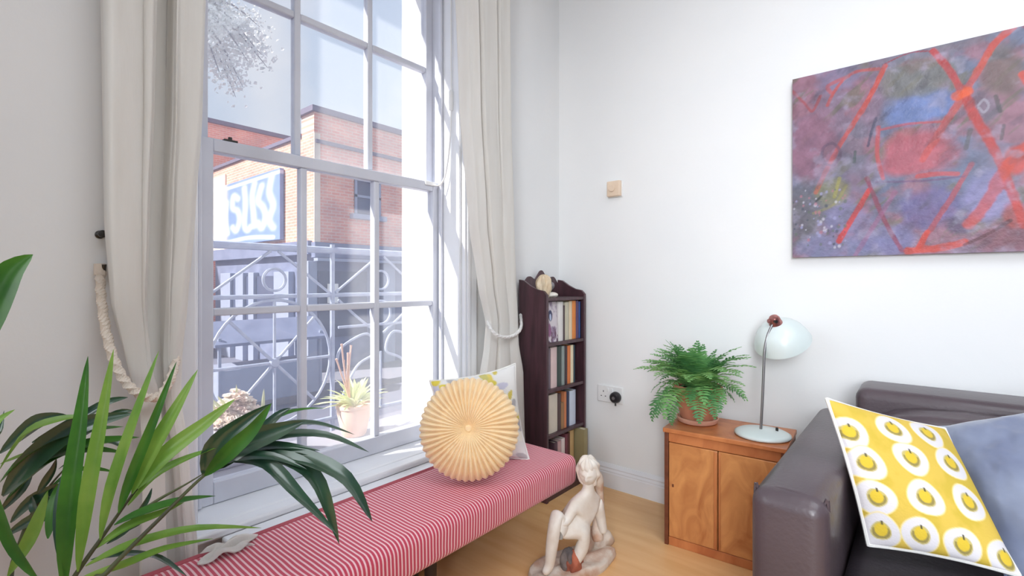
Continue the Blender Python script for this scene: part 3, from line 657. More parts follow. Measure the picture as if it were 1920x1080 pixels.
# ------------------------------------------------------------------ cushions
def pillow(name, corners, thick, colfn, m, nrm_hint, n=60, pinch=.06, wr=0.0, seed=1, parent=None, edges=None):
    """corners TL,TR,BR,BL; closed mesh of two puffed faces, colour from uv"""
    TL, TR, BR, BL = [Vector(c) for c in corners]
    cen = (TL + TR + BR + BL) / 4; nn = ((TR - BL).cross(TL - BR)).normalized()
    if nn.dot(Vector(nrm_hint)) < 0: nn = -nn
    g = np.linspace(0, 1, n); uu, vv = np.meshgrid(g, g)
    a = 1 - (2 * uu - 1) ** 2; b = 1 - (2 * vv - 1) ** 2
    h = thick * (np.maximum(a, 0) ** .5 * np.maximum(b, 0) ** .5) ** .85
    if wr: h = h * (1 + wr * (fbm(uu + 3, vv + 1, 4, seed) - .5) * 2)
    u2 = uu + pinch * (0.5 - uu) * 2 * b * (np.abs(2 * uu - 1) ** 2) * .5; v2 = vv + pinch * (0.5 - vv) * 2 * a * (np.abs(2 * vv - 1) ** 2) * .5
    cols = colfn(uu, vv)
    mb = MB(); idx = {}
    def pos(i, j, s):
        u_, v_ = u2[j, i], v2[j, i]
        return TL * (1 - u_) * (1 - v_) + TR * u_ * (1 - v_) + BR * u_ * v_ + BL * (1 - u_) * v_ + nn * s * h[j, i]
    vs = []; cc = []
    for s in (1, -1):
        for j in range(n):
            for i in range(n):
                if s < 0 and (i in (0, n - 1) or j in (0, n - 1)): idx[(s, i, j)] = idx[(1, i, j)]; continue
                idx[(s, i, j)] = len(vs); vs.append(pos(i, j, s)); c = cols[j, i]; cc.append((c[0], c[1], c[2], 1))
    fs = []
    for s in (1, -1):
        for j in range(n - 1):
            for i in range(n - 1):
                fs.append((idx[(s, i, j)], idx[(s, i + 1, j)], idx[(s, i + 1, j + 1)], idx[(s, i, j + 1)]))
    mb.v = vs; mb.f = fs; mb.c = cc
    rim = [pos(i, 0, 1) for i in range(n)] + [pos(n - 1, j, 1) for j in range(1, n)] + [pos(i, n - 1, 1) for i in range(n - 2, -1, -1)] + [pos(0, j, 1) for j in range(n - 2, 0, -1)]
    return mb, rim, nn, cen
def homog(src, dst):
    A = []; b = []
    for (x, y), (u, v) in zip(src, dst):
        A += [[x, y, 1, 0, 0, 0, -u * x, -u * y], [0, 0, 0, x, y, 1, -v * x, -v * y]]; b += [u, v]
    h = np.append(np.linalg.solve(np.array(A, float), np.array(b, float)), 1).reshape(3, 3)
    def f(x, y):
        q = h @ np.array([x, y, 1]); return q[0] / q[2], q[1] / q[2]
    return f

# round pleated cushion
rc = U(880, 803, 1.655); rn = Vector((.62, -.74, .26)).normalized(); RC = .165
rx = Vector((0, 0, 1)).cross(rn).normalized(); ry = rn.cross(rx)
rcu = empty('round_pleated_cushion', onz(872, 893, BZ1), 'round peach pleated velvet cushion standing on the striped bench', 'cushion')
NP = 46
def rfn(s, q):
    ang = 2 * math.pi * s; t = q * 2 - 1        # q 0..1 : back centre -> rim -> front centre
    r = math.cos(t * math.pi / 2) if True else 0
    rr = max(0.0, min(1.0, math.sin(q * math.pi))); side = 1 if q > .5 else -1
    rad = RC * rr ** .9
    th = .058 * (1 - rr ** 3.2) ** .6 if rr < 1 else 0
    th *= 1 - .45 * math.exp(-(rr / .16) ** 2)
    pl = (abs(math.sin(NP / 2 * ang + 1.2 * rr)) - .5) * .019 * min(1, rr * 1.25)
    rad += pl * rr * .35
    return rc + rx * rad * math.cos(ang) + ry * rad * math.sin(ang) + rn * side * (th + pl * (1 if rr < .985 else .2))
MB().grid(rfn, NP * 8, 56, closed_u=True).build('pleated_cover', M['peach'], rcu, smooth=80)
Mb = Matrix.Translation(rc + rn * .032) @ rn.to_track_quat('Z', 'Y').to_matrix().to_4x4()
MB().lathe([(0, -.004), (.011, -.002), (.012, .004), (.008, .008), (0, .009)], 20, Mb).build('button', M['peach'], rcu)

# floral square cushion behind it
fcorn = [U(806, 714, 1.80), U(966, 682, 1.96), U(992, 862, 1.86), U(826, 872, 1.80)]
def floral(u, v):
    c = np.ones(u.shape + (3,)) * np.array(srgb(232, 230, 228)[:3])
    rng = np.random.RandomState(4)
    pal = [(226, 206, 108), (206, 196, 120), (200, 198, 216), (240, 238, 228), (222, 204, 84), (184, 182, 184), (214, 196, 100)]
    for i in range(84):
        a, b, r = rng.rand(), rng.rand(), rng.uniform(.04, .085); th = rng.rand() * 3.14; e = rng.uniform(.45, 1)
        dx = (u - a) * math.cos(th) + (v - b) * math.sin(th); dy = (-(u - a) * math.sin(th) + (v - b) * math.cos(th)) / e
        d = np.hypot(dx, dy) * (1 + .10 * np.sin(3 * np.arctan2(dy, dx) + i)); c = blend(c, pal[i % len(pal)], 1 - sm(r * .85, r * 1.05, d))
    return c
mb, rim, nn, cen = pillow('floral', fcorn, .05, floral, None, -F, n=80, pinch=.10)
fcu = empty('floral_square_cushion', onz(905, 868, BZ1), 'white and yellow floral square cushion behind the round peach cushion', 'cushion')
mb.build('cover', vcol_mat('floral_cotton', .85, .2, 200), fcu, smooth=80)
MB().tube(rim, .004, 6, closed=True).build('piping', M['piping'], fcu)

# ------------------------------------------------------------------ bookcase
KX0, KX1, KY0, KY1 = -1.535, -1.365, 1.885, 2.235
bc = empty('bookcase', ((KX0 + KX1) / 2, (KY0 + KY1) / 2, 0), 'narrow dark mahogany bookcase with scalloped crest in the corner', 'bookcase')
TH = .016
for y in (KY0, KY1 - TH):
    pts = [(KX0, 0), (KX1, 0), (KX1, .985), (KX1 - .02, 1.005), (KX1 - .06, 1.012), (KX1 - .10, 1.03), (KX0 + .03, 1.055), (KX0, 1.06)]
    MB().prism([Vector((a, y, b)) for a, b in pts], (0, TH, 0)).build('side_panel', M['mahogany'], bc, bevel=.002)
SH = [.10, .315, .532, .755, .972]
for z in SH: MB().box((KX0 + .01, KY0 + TH, z - .016), (KX1 - .004, KY1 - TH, z)).build('shelf', M['mahogany'], bc, bevel=.002)
MB().box((KX0, KY0 + TH, .03), (KX0 + .008, KY1 - TH, .975)).build('back_panel', M['mahogany'], bc)
W_ = KY1 - KY0 - 2 * TH; pts = []
for i in range(41):
    s = i / 40; q = abs(s - .5) * 2; h = 1.045 + .05 * (1 - q) ** 1.0 + .014 * math.cos(q * 3 * math.pi) - (.0 if q < .9 else 0)
    pts.append(Vector((KX0 + .0, KY0 + TH + W_ * s, h)))
MB().prism([Vector((KX0, KY0 + TH, .975))] + pts + [Vector((KX0, KY1 - TH, .975))], (.014, 0, 0)).build('crest', M['mahogany'], bc, bevel=.002)
MB().box((KX1 - .02, KY0 + TH, .0), (KX1 - .008, KY1 - TH, .084)).build('plinth', M['mahogany'], bc)

BOOKC = {}
def cover(c):
    if c not in BOOKC: BOOKC[c] = mat('book_cover', srgb(*c), .55, nscale=12, col2=tuple(x * .88 for x in srgb(*c)[:3]) + (1,))
    return BOOKC[c]
def book(y0, y1, z, h, col, label, depth=.125, lean=0.0, front=KX1 - .02):
    b = empty('book', (front - depth / 2, (y0 + y1) / 2, z), label, 'book', 'books in the corner bookcase')
    Ml = Matrix.Translation((0, (y0 + y1) / 2, z)) @ Matrix.Rotation(lean, 4, 'X') @ Matrix.Translation((0, -(y0 + y1) / 2, -z))
    t = min(.0025, (y1 - y0) * .2); x0 = front - depth
    # cover: two boards and a rounded spine
    m_ = MB().box((x0, y0, z), (front - .003, y0 + t, z + h), Ml).box((x0, y1 - t, z), (front - .003, y1, z + h), Ml)
    sp = []; n = 6
    for k in range(n + 1):
        a = math.pi * k / n; sp.append(Vector((front - .005 + .005 * math.sin(a), (y0 + y1) / 2 - (y1 - y0) / 2 * math.cos(a), z)))
    m_.prism([Ml @ p for p in sp], Ml.to_3x3() @ Vector((0, 0, h))); m_.build('cover', cover(col), b)
    MB().box((x0 + .004, y0 + t, z + .003), (front - .006, y1 - t, z + h - .004), Ml).build('page_block', M['paper'], b)
    return b
def ky(u): return max(KY0 + TH + .002, min(KY1 - TH - .002, onx(u, HY, KX1 - .02).y))
rows = {3: [(1048, 1056.5, .195, (232, 228, 226), 'white thick book on the top bookcase shelf', 0), (1057, 1060, .175, (86, 72, 74), 'thin dark book on the top bookcase shelf', 0), (1060.3, 1067.5, .19, (206, 200, 178), 'beige book beside the orange one on the top shelf', 0),
            (1068, 1073.5, .195, (232, 212, 180), 'cream book left of the orange one on the top shelf', 0), (1074, 1080.5, .196, (226, 140, 72), 'orange book on the top bookcase shelf', 0), (1081, 1085.5, .196, (98, 78, 112), 'dark violet book on the top bookcase shelf', 0),
            (1086, 1091.5, .19, (62, 88, 150), 'bright blue book on the top bookcase shelf', 0), (1092, 1095.5, .19, (150, 156, 178), 'grey blue book at the right of the top shelf', 0), (1096, 1099, .185, (120, 104, 140), 'slim mauve book at the far right of the top shelf', 0)],
        2: [(1026.5, 1033, .196, (124, 112, 124), 'grey mauve book at the left of the second shelf', 0), (1034, 1045, .198, (228, 202, 200), 'pale pink book on the second shelf', 0), (1046, 1053.5, .198, (70, 82, 78), 'dark green book on the second shelf', 0), (1054, 1059.5, .196, (150, 160, 156), 'grey green book on the second shelf', 0),
            (1060, 1064.5, .192, (76, 62, 66), 'dark brown book left of the orange one on the second shelf', 0), (1065, 1070.5, .192, (222, 130, 76), 'orange book on the second shelf', 0), (1071, 1076, .192, (236, 222, 190), 'cream book right of the orange one on the second shelf', 0), (1076.3, 1079, .19, (52, 74, 84), 'slim dark teal book on the second shelf', 0)],
        1: [(1027, 1046, .186, (222, 212, 196), 'wide cream book at the left of the third shelf', 0), (1047.5, 1052.5, .178, (92, 74, 74), 'brown book on the third shelf', 0), (1053, 1058.5, .13, (160, 122, 86), 'short tan book on the third shelf', 0), (1059, 1063, .18, (210, 134, 92), 'orange brown book on the third shelf', 0), (1064, 1068, .176, (60, 66, 92), 'navy book on the third shelf', 0),
            (1069, 1080, .176, (206, 214, 232), 'pale blue book on the third shelf', 0)],
        0: [(1040, 1046, .16, (96, 72, 84), 'plum book on the bottom shelf behind the bench', 0), (1047, 1053, .16, (206, 168, 170), 'dusty pink book on the bottom shelf', 0), (1054, 1060, .165, (236, 222, 220), 'white book on the bottom shelf', 0), (1061, 1065.5, .18, (120, 66, 76), 'maroon book on the bottom shelf', 0), (1066, 1069.5, .18, (98, 60, 54), 'dark brown book on the bottom shelf', 0), (1070, 1077, .188, (200, 168, 118), 'tan book on the bottom shelf', 0)]}
for r_, lst in rows.items():
    for (u0, u1, h, c, lab, ln) in lst:
        book(ky(u0), ky(u1), SH[r_] + .0005, h, c, lab, depth=.12 if r_ else .13)
# big olive book standing at the right of the bottom shelf, pulled forward
book(KY1 - TH - .045, KY1 - TH - .012, SH[0] + .0005, .19, (160, 148, 110), 'large olive book pulled forward on the bottom shelf', depth=.15, front=KX1 + .03)
# face-out book with a purple picture cover on the top shelf
fb = empty('picture_book', (KX1 - .03, ky(1037), SH[3]), 'face-out book with purple and white picture cover on the top shelf', 'book', 'books in the corner bookcase')
yy0, yy1 = ky(1026.6), ky(1047.2); g1, g2 = np.meshgrid(np.linspace(0, 1, 60), np.linspace(0, 1, 90))
C_ = np.ones(g1.shape + (3,)) * np.array(srgb(214, 206, 212)[:3])
C_ = blend(C_, (150, 130, 156), sm(.45, .6, fbm(g1, g2, 4, 8))); C_ = blend(C_, (56, 60, 96), 1 - sm(.16, .2, np.hypot((g1 - .4) * 1.0, (g2 - .66) * 1.3)))
C_ = blend(C_, (186, 196, 222), 1 - sm(.07, .1, np.hypot(g1 - .4, (g2 - .62)))); C_ = blend(C_, (136, 66, 122), (1 - sm(.14, .2, np.hypot(g1 - .25, g2 - .3))) * .9); C_ = blend(C_, (110, 80, 100), sm(.55, .62, fbm(g1, g2, 9, 21)) * sm(.5, .2, g2))
Pb = np.stack([np.full_like(g1, KX1 - .022) - .012 * g2, yy0 + (yy1 - yy0) * g1, SH[3] + .001 + .195 * g2], -1)
color_panel('cover', Pb, C_, (-.003, 0, 0), vcol_mat('picture_cover', .35), fb)
MB().box((KX1 - .055, yy0 + .002, SH[3] + .002), (KX1 - .0385, yy1 - .002, SH[3] + .19)).build('page_block', M['paper'], fb)
# ornaments on the top
op = Vector((KX1 - .05, KY0 + TH + .028, SH[4]))
orn = empty('shell_ornament', op, 'cream ruffled shell ornament on top of the bookcase', 'ornament')
def shell(s, q):
    a = 2 * math.pi * s; t = math.pi * q; r = .036 * math.sin(t) ** .8 * (1 + .16 * math.sin(7 * a + 4 * q) + .1 * math.sin(13 * a - 9 * q))
    return op + Vector((r * math.cos(a), r * math.sin(a) * .85, .058 + .05 * -math.cos(t) * 1.1))
MB().grid(shell, 60, 24, closed_u=True).build('shell', M['ornament'], orn, smooth=80)
MB().lathe([(0, 0), (.026, 0), (.028, .006), (.018, .012), (.014, .03), (0, .03)], 20, Matrix.Translation(op)).build('stand', M['ornament'], orn)
pb = Vector((KX1 - .04, KY0 + TH + .085, SH[4]))
tag(MB().grid(lambda s, q: pb + Vector((.026 * math.sin(math.pi * q) * math.cos(6.2832 * s), .034 * math.sin(math.pi * q) * math.sin(6.2832 * s), .012 - .012 * math.cos(math.pi * q) * (1 + .2 * math.sin(3 * 6.2832 * s)))), 24, 12, closed_u=True).build('white_shell', M['plaster'], smooth=80), 'small white flat shell on top of the bookcase', 'shell')
gb = Vector((KX0 + .045, KY0 + .205, SH[4]))
gk = empty('grey_ball_ornament', gb, 'small grey ball ornament in front of the bookcase crest', 'ornament')
MB().lathe([(0, .035), (.012, .037), (.021, .05), (.022, .058), (.018, .070), (.008, .077), (0, .078)], 20, Matrix.Translation(gb)).build('ball', M['grey_stone'], gk)
MB().lathe([(0, 0), (.018, 0), (.019, .01), (.010, .02), (.009, .036), (0, .037)], 16, Matrix.Translation(gb)).build('foot', M['dark_metal'], gk)

# ------------------------------------------------------------------ thermostat, socket, plug
tp = ony(1155, 355, WY)
th = empty('thermostat', tp, 'small square beige thermostat on the white wall', 'thermostat')
MB().box((tp.x - .041, WY - .008, tp.z - .043), (tp.x + .041, WY, tp.z + .043)).build('backplate', M['plastic'], th, bevel=.002)
MB().box((tp.x - .037, WY - .032, tp.z - .039), (tp.x + .037, WY - .008, tp.z + .039)).build('case', M['beige_plastic'], th, bevel=.006, seg=3)
MB().lathe([(0, 0), (.017, 0), (.017, .006), (.014, .008), (0, .008)], 24, Matrix.Translation((tp.x - .006, WY - .032, tp.z)) @ Matrix.Rotation(math.pi / 2, 4, 'X')).build('dial', M['beige_plastic'], th, smooth=30)
sp = ony(1145, 739, WY); sx0 = sp.x
sk = empty('wall_socket', sp, 'white double wall socket beside the bookcase', 'socket')
MB().box((sx0 - .073, WY - .009, sp.z - .043), (sx0 + .073, WY, sp.z + .043)).build('face_plate', M['plastic'], sk, bevel=.004)
for dx in (-.035, .035):
    MB().box((sx0 + dx * .35 - .006, WY - .013, sp.z + .012), (sx0 + dx * .35 + .006, WY - .008, sp.z + .032)).build('rocker_switch', M['plastic'], sk, bevel=.002)
for (dx, dz, ww, hh) in ((-.037, .012, .004, .009), (-.049, -.012, .007, .004), (-.025, -.012, .007, .004)):
    MB().box((sx0 + dx - ww / 2, WY - .0095, sp.z + dz - hh / 2), (sx0 + dx + ww / 2, WY - .008, sp.z + dz + hh / 2)).build('pin_slot', M['black_plastic'], sk)
px_ = sx0 + .038
pg = empty('black_plug', (px_, WY - .01, sp.z - .008), 'round black plug pushed into the white double socket', 'plug')
Mp = Matrix.Translation((px_, WY - .0095, sp.z - .008)) @ Matrix.Rotation(math.pi / 2, 4, 'X')
MB().lathe([(0, 0), (.027, 0), (.029, .006), (.027, .024), (.02, .032), (0, .033)], 24, Mp).build('plug_body', M['black_plastic'], pg)
MB().lathe([(0, .033), (.008, .033), (.008, .036), (0, .0365)], 16, Mp).build('grip', M['steel'], pg)
MB().tube([Vector((px_, WY - .02, sp.z - .034)), Vector((px_, WY - .02, sp.z - .05))], .004, 8).build('cable_stub', M['black_plastic'], pg)

# ------------------------------------------------------------------ cabinet
CW, CD, CH = .43, .275, .467
cb = empty('wooden_cabinet', (-.80, 1.905, 0), 'small honey wood cabinet with two burr veneer doors beside the sofa', 'cabinet')
cb.rotation_euler = (0, 0, math.radians(4.0))
def cpart(n, lo, hi, m, parent=None, bev=.002):
    off = Vector(cb.location); mb_ = B(lo, hi); mb_.v = [v + off for v in mb_.v]; return mb_.build(n, M[m], parent or cb, bevel=bev)
cpart('top', (-.004, -.008, CH - .018), (CW + .004, CD, CH), 'wood', bev=.003)
cpart('side_panel', (0, 0, .0), (.016, CD, CH - .018), 'wood_edge')
cpart('side_panel', (CW - .016, 0, .0), (CW, CD, CH - .018), 'wood_edge')
cpart('back_panel', (.016, CD - .01, .02), (CW - .016, CD, CH - .018), 'wood')
cpart('base_rail', (.016, .004, .0), (CW - .016, CD - .01, .034), 'wood')
cpart('top_rail', (.016, .004, CH - .056), (CW - .016, .02, CH - .018), 'wood')
cpart('bottom_panel', (.016, .02, .034), (CW - .016, CD - .01, .046), 'wood')
dm = CW / 2 - .012
for (a, b) in ((.018, dm - .0015), (dm + .0015, CW - .018)):
    d_ = cpart('door', (a, .002, .036), (b, .018, CH - .058), 'burl')
    # raised frame lip of the door
    if a < .1: cpart('closing_bead', (b - .012, -.003, .04), (b - .001, .002, CH - .062), 'wood', d_)
    else: cpart('closing_bead', (a + .001, -.001, .04), (a + .008, .002, CH - .062), 'wood', d_)
    cpart('lock_escutcheon', (a + .012 if a < .1 else b - .02, -.0005, .235), (a + .02 if a < .1 else b - .012, .002, .247), 'wood_edge', d_, .001)

# ------------------------------------------------------------------ fern
fp = Vector((-.725, 2.065, CH)); 
fern = empty('potted_fern', fp, 'bushy green fern in a terracotta pot on the wooden cabinet', 'plant')
T = Matrix.Translation(fp)
MB().lathe([(0, .001), (.068, .001), (.078, .006), (.083, .022), (.079, .024), (.07, .012), (0, .011)], 40, T).build('saucer', M['saucer'], fern, smooth=50)
MB().lathe([(0, .013), (.06, .013), (.066, .02), (.088, .115), (.092, .118), (.097, .122), (.098, .152), (.094, .156), (.088, .152), (.086, .135), (0, .134)], 40, T).build('pot', M['terracotta'], fern, smooth=50)
MB().lathe([(0, .14), (.05, .141), (.087, .137)], 24, T).build('soil', M['soil'], fern)
def frond(seed, length, arch, m):
    rng = random.Random(seed); mb_ = MB(); n = 17; pts = []
    for i in range(n + 1):
        t = i / n; ang = arch[0] + (arch[1] - arch[0]) * t ** 1.2
        if i == 0: pts.append(Vector((0, 0, 0)))
        else: pts.append(pts[-1] + Vector((math.cos(ang), .05 * math.sin(3 * t + seed), math.sin(ang))) * (length / n))
    mb_.tube(pts, [.0016 * (1 - .7 * i / n) for i in range(n + 1)], 4, caps=False)
    for i in range(2, n + 1):
        t = i / n; w_ = .047 * math.sin(math.pi * (.12 + .86 * t)) ** .8 + .003
        tan = (pts[i] - pts[i - 1]).normalized()
        for s in (-1, 1):
            d = (Vector((0, s, 0)) + tan * .35 + Vector((0, 0, rng.uniform(-.25, .15)))).normalized(); side = tan
            b = pts[i]; e = b + d * w_ * rng.uniform(.85, 1.1); md = b + d * w_ * .45; hw = length / n * .46
            mb_.add([b - side * hw * .5, b + side * hw * .5, md + side * hw + Vector((0, 0, .002)), e, md - side * hw + Vector((0, 0, .002))], [(0, 1, 2, 3, 4)])
    me_o = mb_.build('frond', m, None, smooth=0)
    me = me_o.data; bpy.data.objects.remove(me_o); return me
variants = [frond(i, 1.0 * .01 * L_, a, M['fern2'] if i % 3 == 0 else M['fern']) for i, (L_, a) in enumerate([(25, (1.2, -.35)), (23, (1.0, -.6)), (25, (1.35, .1)), (27, (.85, -.2)), (24, (1.5, .9)), (20, (.6, -1.1)), (24, (.9, -.9)), (25, (1.4, .3))])]
rng = random.Random(21)
for i in range(120):
    vi = rng.choice([0, 1, 2, 3, 4, 4, 5, 6, 7, 7, 2]); az = i * 2.39996 + rng.uniform(-.2, .2); sc = rng.uniform(.75, 1.0)
    # keep fronds clear of the wall behind
    if math.sin(az) > .15: sc *= .62; vi = rng.choice([2, 4, 4, 7])
    if i in (3, 9): vi = 5
    o = bpy.data.objects.new('frond', variants[vi]); COL.objects.link(o); o.parent = fern
    o.location = Vector((.035 * math.cos(az) * rng.random(), .035 * math.sin(az) * rng.random(), .14)); o.rotation_euler = (rng.uniform(-.1, .1), rng.uniform(-.12, .12), az); o.scale = (sc, sc, sc)
# one long frond hanging down over the front of the pot and two long ones reaching up and right
for az, vi, sc, tilt in ((-2.6, 6, .8, .2), (-2.75, 5, .9, .3), (-.6, 6, .8, .2), (-.9, 5, .8, .35), (-1.5, 6, .75, .3), (-2.0, 5, 1.0, .35), (-1.75, 6, .95, .45), (-2.2, 5, 1.05, .5), (-1.85, 5, .9, .7), (-1.2, 5, .9, .4), (-.05, 3, .98, -.12), (.12, 3, .95, -.28), (2.75, 3, .9, -.15), (-2.95, 3, .95, -.05)):
    o = bpy.data.objects.new('frond', variants[vi]); COL.objects.link(o); o.parent = fern; o.location = (.07 * math.cos(az) if tilt > .3 else 0, .07 * math.sin(az) if tilt > .3 else 0, .142)
    o.rotation_euler = Euler((0, tilt, az), 'XYZ'); o.scale = (sc, sc, sc)

# ------------------------------------------------------------------ desk lamp
lp = Vector((-.470, 2.035, CH))
lamp = empty('desk_lamp', lp, 'mint enamel desk lamp with copper joint on the wooden cabinet', 'lamp')
T = Matrix.Translation(lp)
MB().lathe([(0, .002), (.094, .002), (.097, .006), (.096, .012), (.085, .018), (.045, .024), (.02, .027), (0, .028)], 48, T).build('base', M['mint'], lamp, smooth=60)
MB().lathe([(0, .02), (.005, .021), (.005, .034), (.003, .036), (0, .036)], 12, Matrix.Translation(lp + Vector((.045, .02, 0)))).build('switch', M['dark_metal'], lamp)
sb = lp + Vector((-.004, -.008, .024)); dpt = (sb - CAM).dot(F)
stem = [sb, U(1430, 740, dpt), U(1432, 690, dpt), U(1434, 655, dpt), U(1439, 630, dpt), U(1446, 613, dpt), U(1450, 606, dpt)]
MB().tube(smooth_path(stem, 6), .0048, 10).build('stem', M['steel'], lamp, smooth=60)
jt = U(1453, 602, dpt + .006)
def ball(c, r, m=12): return [(0, -r)] + [(r * math.cos(a), r * math.sin(a)) for a in np.linspace(-1.4, 1.4, m)] + [(0, r)]
ax = (U(1472, 655, dpt + .052) - jt).normalized()          # axis from joint down to the rim centre
Mx = Matrix.Translation(jt) @ ax.to_track_quat('Z', 'Y').to_matrix().to_4x4()
MB().lathe([(0, -.022), (.015, -.02), (.02, -.012), (.0215, 0), (.024, .008), (.024, .016), (.02, .02), (0, .02)], 24, Mx).build('copper_joint', M['copper'], lamp, smooth=40)
MB().tube([jt - R * .026, jt + R * .002], .008, 10).build('joint_knob', M['copper'], lamp)
MB().tube([jt - R * .01 - F * .018, jt - R * .01 - F * .03], .006, 10).build('joint_screw', M['dark_metal'], lamp)
prof = [(.0235, .010), (.032, .013), (.052, .022), (.070, .036), (.085, .056), (.095, .080), (.100, .098), (.101, .102), (.0985, .102), (.092, .080), (.082, .056), (.067, .037), (.050, .0245), (.030, .016)]
MB().lathe(prof, 56, Mx).build('shade', M['mint'], lamp, smooth=60)
MB().lathe([(0, .02), (.013, .022), (.014, .04), (.022, .052), (.026, .066), (.022, .08), (.012, .088), (0, .09)], 20, Mx).build('bulb', M['bulb'], lamp, smooth=60)

# ------------------------------------------------------------------ sofa
AX0, AX1, AY0, AY1, AZ = -.297, -.148, 1.165, 2.10, .60
sofa = empty('leather_sofa', (.6, 1.7, 0), 'dark brown leather sofa against the white wall', 'sofa')
def rb(n, lo, hi, r, m='leather', seg=6): return rbox(lo, hi, r, seg).build(n, M[m], sofa, smooth=60)
a_ = rb('arm', (AX0, AY0, .04), (AX1, AY1, AZ), .036)
MB().tube(smooth_path([(AX0 + .004, AY0 + .036, .10), (AX0 + .004, AY0 + .036, AZ - .045), (AX0 + .014, AY0 + .036, AZ - .014), (AX0 + .045, AY0 + .036, AZ - .003), (AX1 - .045, AY0 + .036, AZ - .003), (AX1 - .014, AY0 + .036, AZ - .014), (AX1 - .004, AY0 + .036, AZ - .045), (AX1 - .004, AY0 + .036, .10)], 6), .0035, 6).build('front_seam', M['leather'], a_)
rb('arm', (1.50, AY0, .04), (1.66, AY1, AZ), .036)
bk = rb('back', (-.18, 2.0, .08), (1.56, 2.215, .695), .035)
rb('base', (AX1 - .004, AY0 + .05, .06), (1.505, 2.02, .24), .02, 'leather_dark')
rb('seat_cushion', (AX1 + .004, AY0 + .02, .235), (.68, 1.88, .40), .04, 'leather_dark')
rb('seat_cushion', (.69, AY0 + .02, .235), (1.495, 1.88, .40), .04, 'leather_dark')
def backcush(x0, x1, seed):
    def fn(s, q):
        a = 2 * math.pi * s; ca, sa = math.cos(a), math.sin(a); e = .45
        x = math.copysign(abs(ca) ** e, ca); z = math.copysign(abs(sa) ** e, sa); t = q * 2 - 1
        k = (1 - abs(t) ** 4) ** .25 if abs(t) < 1 else 0
        px = (x0 + x1) / 2 + (x1 - x0) / 2 * x * k; pz = .525 + .135 * z * k
        n_ = float(fbm(np.array([[px * 2 + seed]]), np.array([[pz * 3 + t]]), 3.0, 31)[0, 0]) - .5
        return Vector((px, 1.92 - .075 * t + n_ * .03 - (pz - .525) * -.25, pz + n_ * .03))
    MB().grid(fn, 72, 15, closed_u=True).build('back_cushion', M['leather'], sofa, smooth=80)
backcush(-.128, .68, 1); backcush(.69, 1.49, 5)
for x in (-.26, 1.6):
    for y in (AY0 + .06, AY1 - .08): MB().lathe([(0, 0), (.018, 0), (.024, .045), (0, .045)], 12, Matrix.Translation((x + .03, y, 0))).build('foot', M['dark_wood'], sofa)

# yellow ring-patterned cushion
ycpx = [(1550, 748), (1771, 804), (1912, 1080), (1628, 1022)]
ycorn = [U(1550, 748, 1.23), U(1771, 804, 1.32), U(1912, 1080, 1.04), U(1628, 1022, 1.15)]
hm = homog(ycpx, [(0, 0), (1, 0), (1, 1), (0, 1)])
rings_px = [(1578, 805), (1655, 805), (1722, 815), (1605, 860), (1684, 860), (1762, 872), (1626, 925), (1712, 932), (1795, 944), (1643, 993), (1717, 1006), (1798, 1029), (1880, 1052)]
def ringcol(u, v):
    c = np.ones(u.shape + (3,)) * np.array(srgb(226, 192, 84)[:3])
    c = blend(c, (214, 184, 70), sm(.4, .7, fbm(u, v, 7, 12)))
    rng = np.random.RandomState(2)
    for (x, y) in rings_px:
        a, b = hm(x, y); th = np.arctan2(v - b, u - a); d = np.hypot((u - a) * .95, (v - b) * 1.05) * (1 + .05 * np.sin(3 * th + x))
        c = blend(c, (244, 226, 160), 1 - sm(.122, .129, d)); c = blend(c, (230, 225, 229), 1 - sm(.114, .121, d))
        c = blend(c, (206, 190, 120), 1 - sm(.06, .066, d)); c = blend(c, (132, 116, 62), (1 - sm(.052, .057, d)) * (v > b - .02) * .75); c = blend(c, (228, 196, 62), 1 - sm(.040, .046, np.hypot(u - a, v - b + .008)))
        c = blend(c, (96, 88, 60), (1 - sm(.004, .010, np.abs(u - a - .01))) * (v < b - .04) * (v > b - .068))
    return c
mb, rim, nn, cen = pillow('yellow', ycorn, .045, ringcol, None, -F, n=150, pinch=.05)
yc = empty('yellow_ring_cushion', (cen.x, cen.y, .40), 'yellow cushion printed with white rings leaning on the sofa arm', 'cushion')
mb.build('cover', vcol_mat('yellow_print_cotton', .85, .15, 220), yc, smooth=80)
MB().tube(rim, .0045, 6, closed=True).build('piping', M['piping'], yc)
# grey blue velvet cushion at the right edge
gcorn = [U(1750, 802, 1.40), U(2040, 750, 1.28), U(2330, 1130, .90), U(1890, 1090, 1.08)]
mb, rim, nn, cen = pillow('velvet', gcorn, .075, lambda u, v: np.ones(u.shape + (3,)), None, -F, n=60, pinch=.08, wr=.35, seed=6)
gc = empty('grey_velvet_cushion', (cen.x, cen.y, .40), 'grey blue velvet cushion beside the yellow cushion on the sofa', 'cushion')
mb.c = []; mb.build('cover', M['velvet'], gc, smooth=80)
MB().tube(rim, .004, 6, closed=True).build('seam', M['velvet'], gc)

# ------------------------------------------------------------------ abstract painting
PY = WY - .032
pl = ony(1486, 480, PY); pxl = pl.x; pxr = .46; pz0, pz1 = 1.146, 1.857
nx, ny = 330, 270
gx, gz = np.meshgrid(np.linspace(pxl, pxr, nx), np.linspace(pz0, pz1, ny))
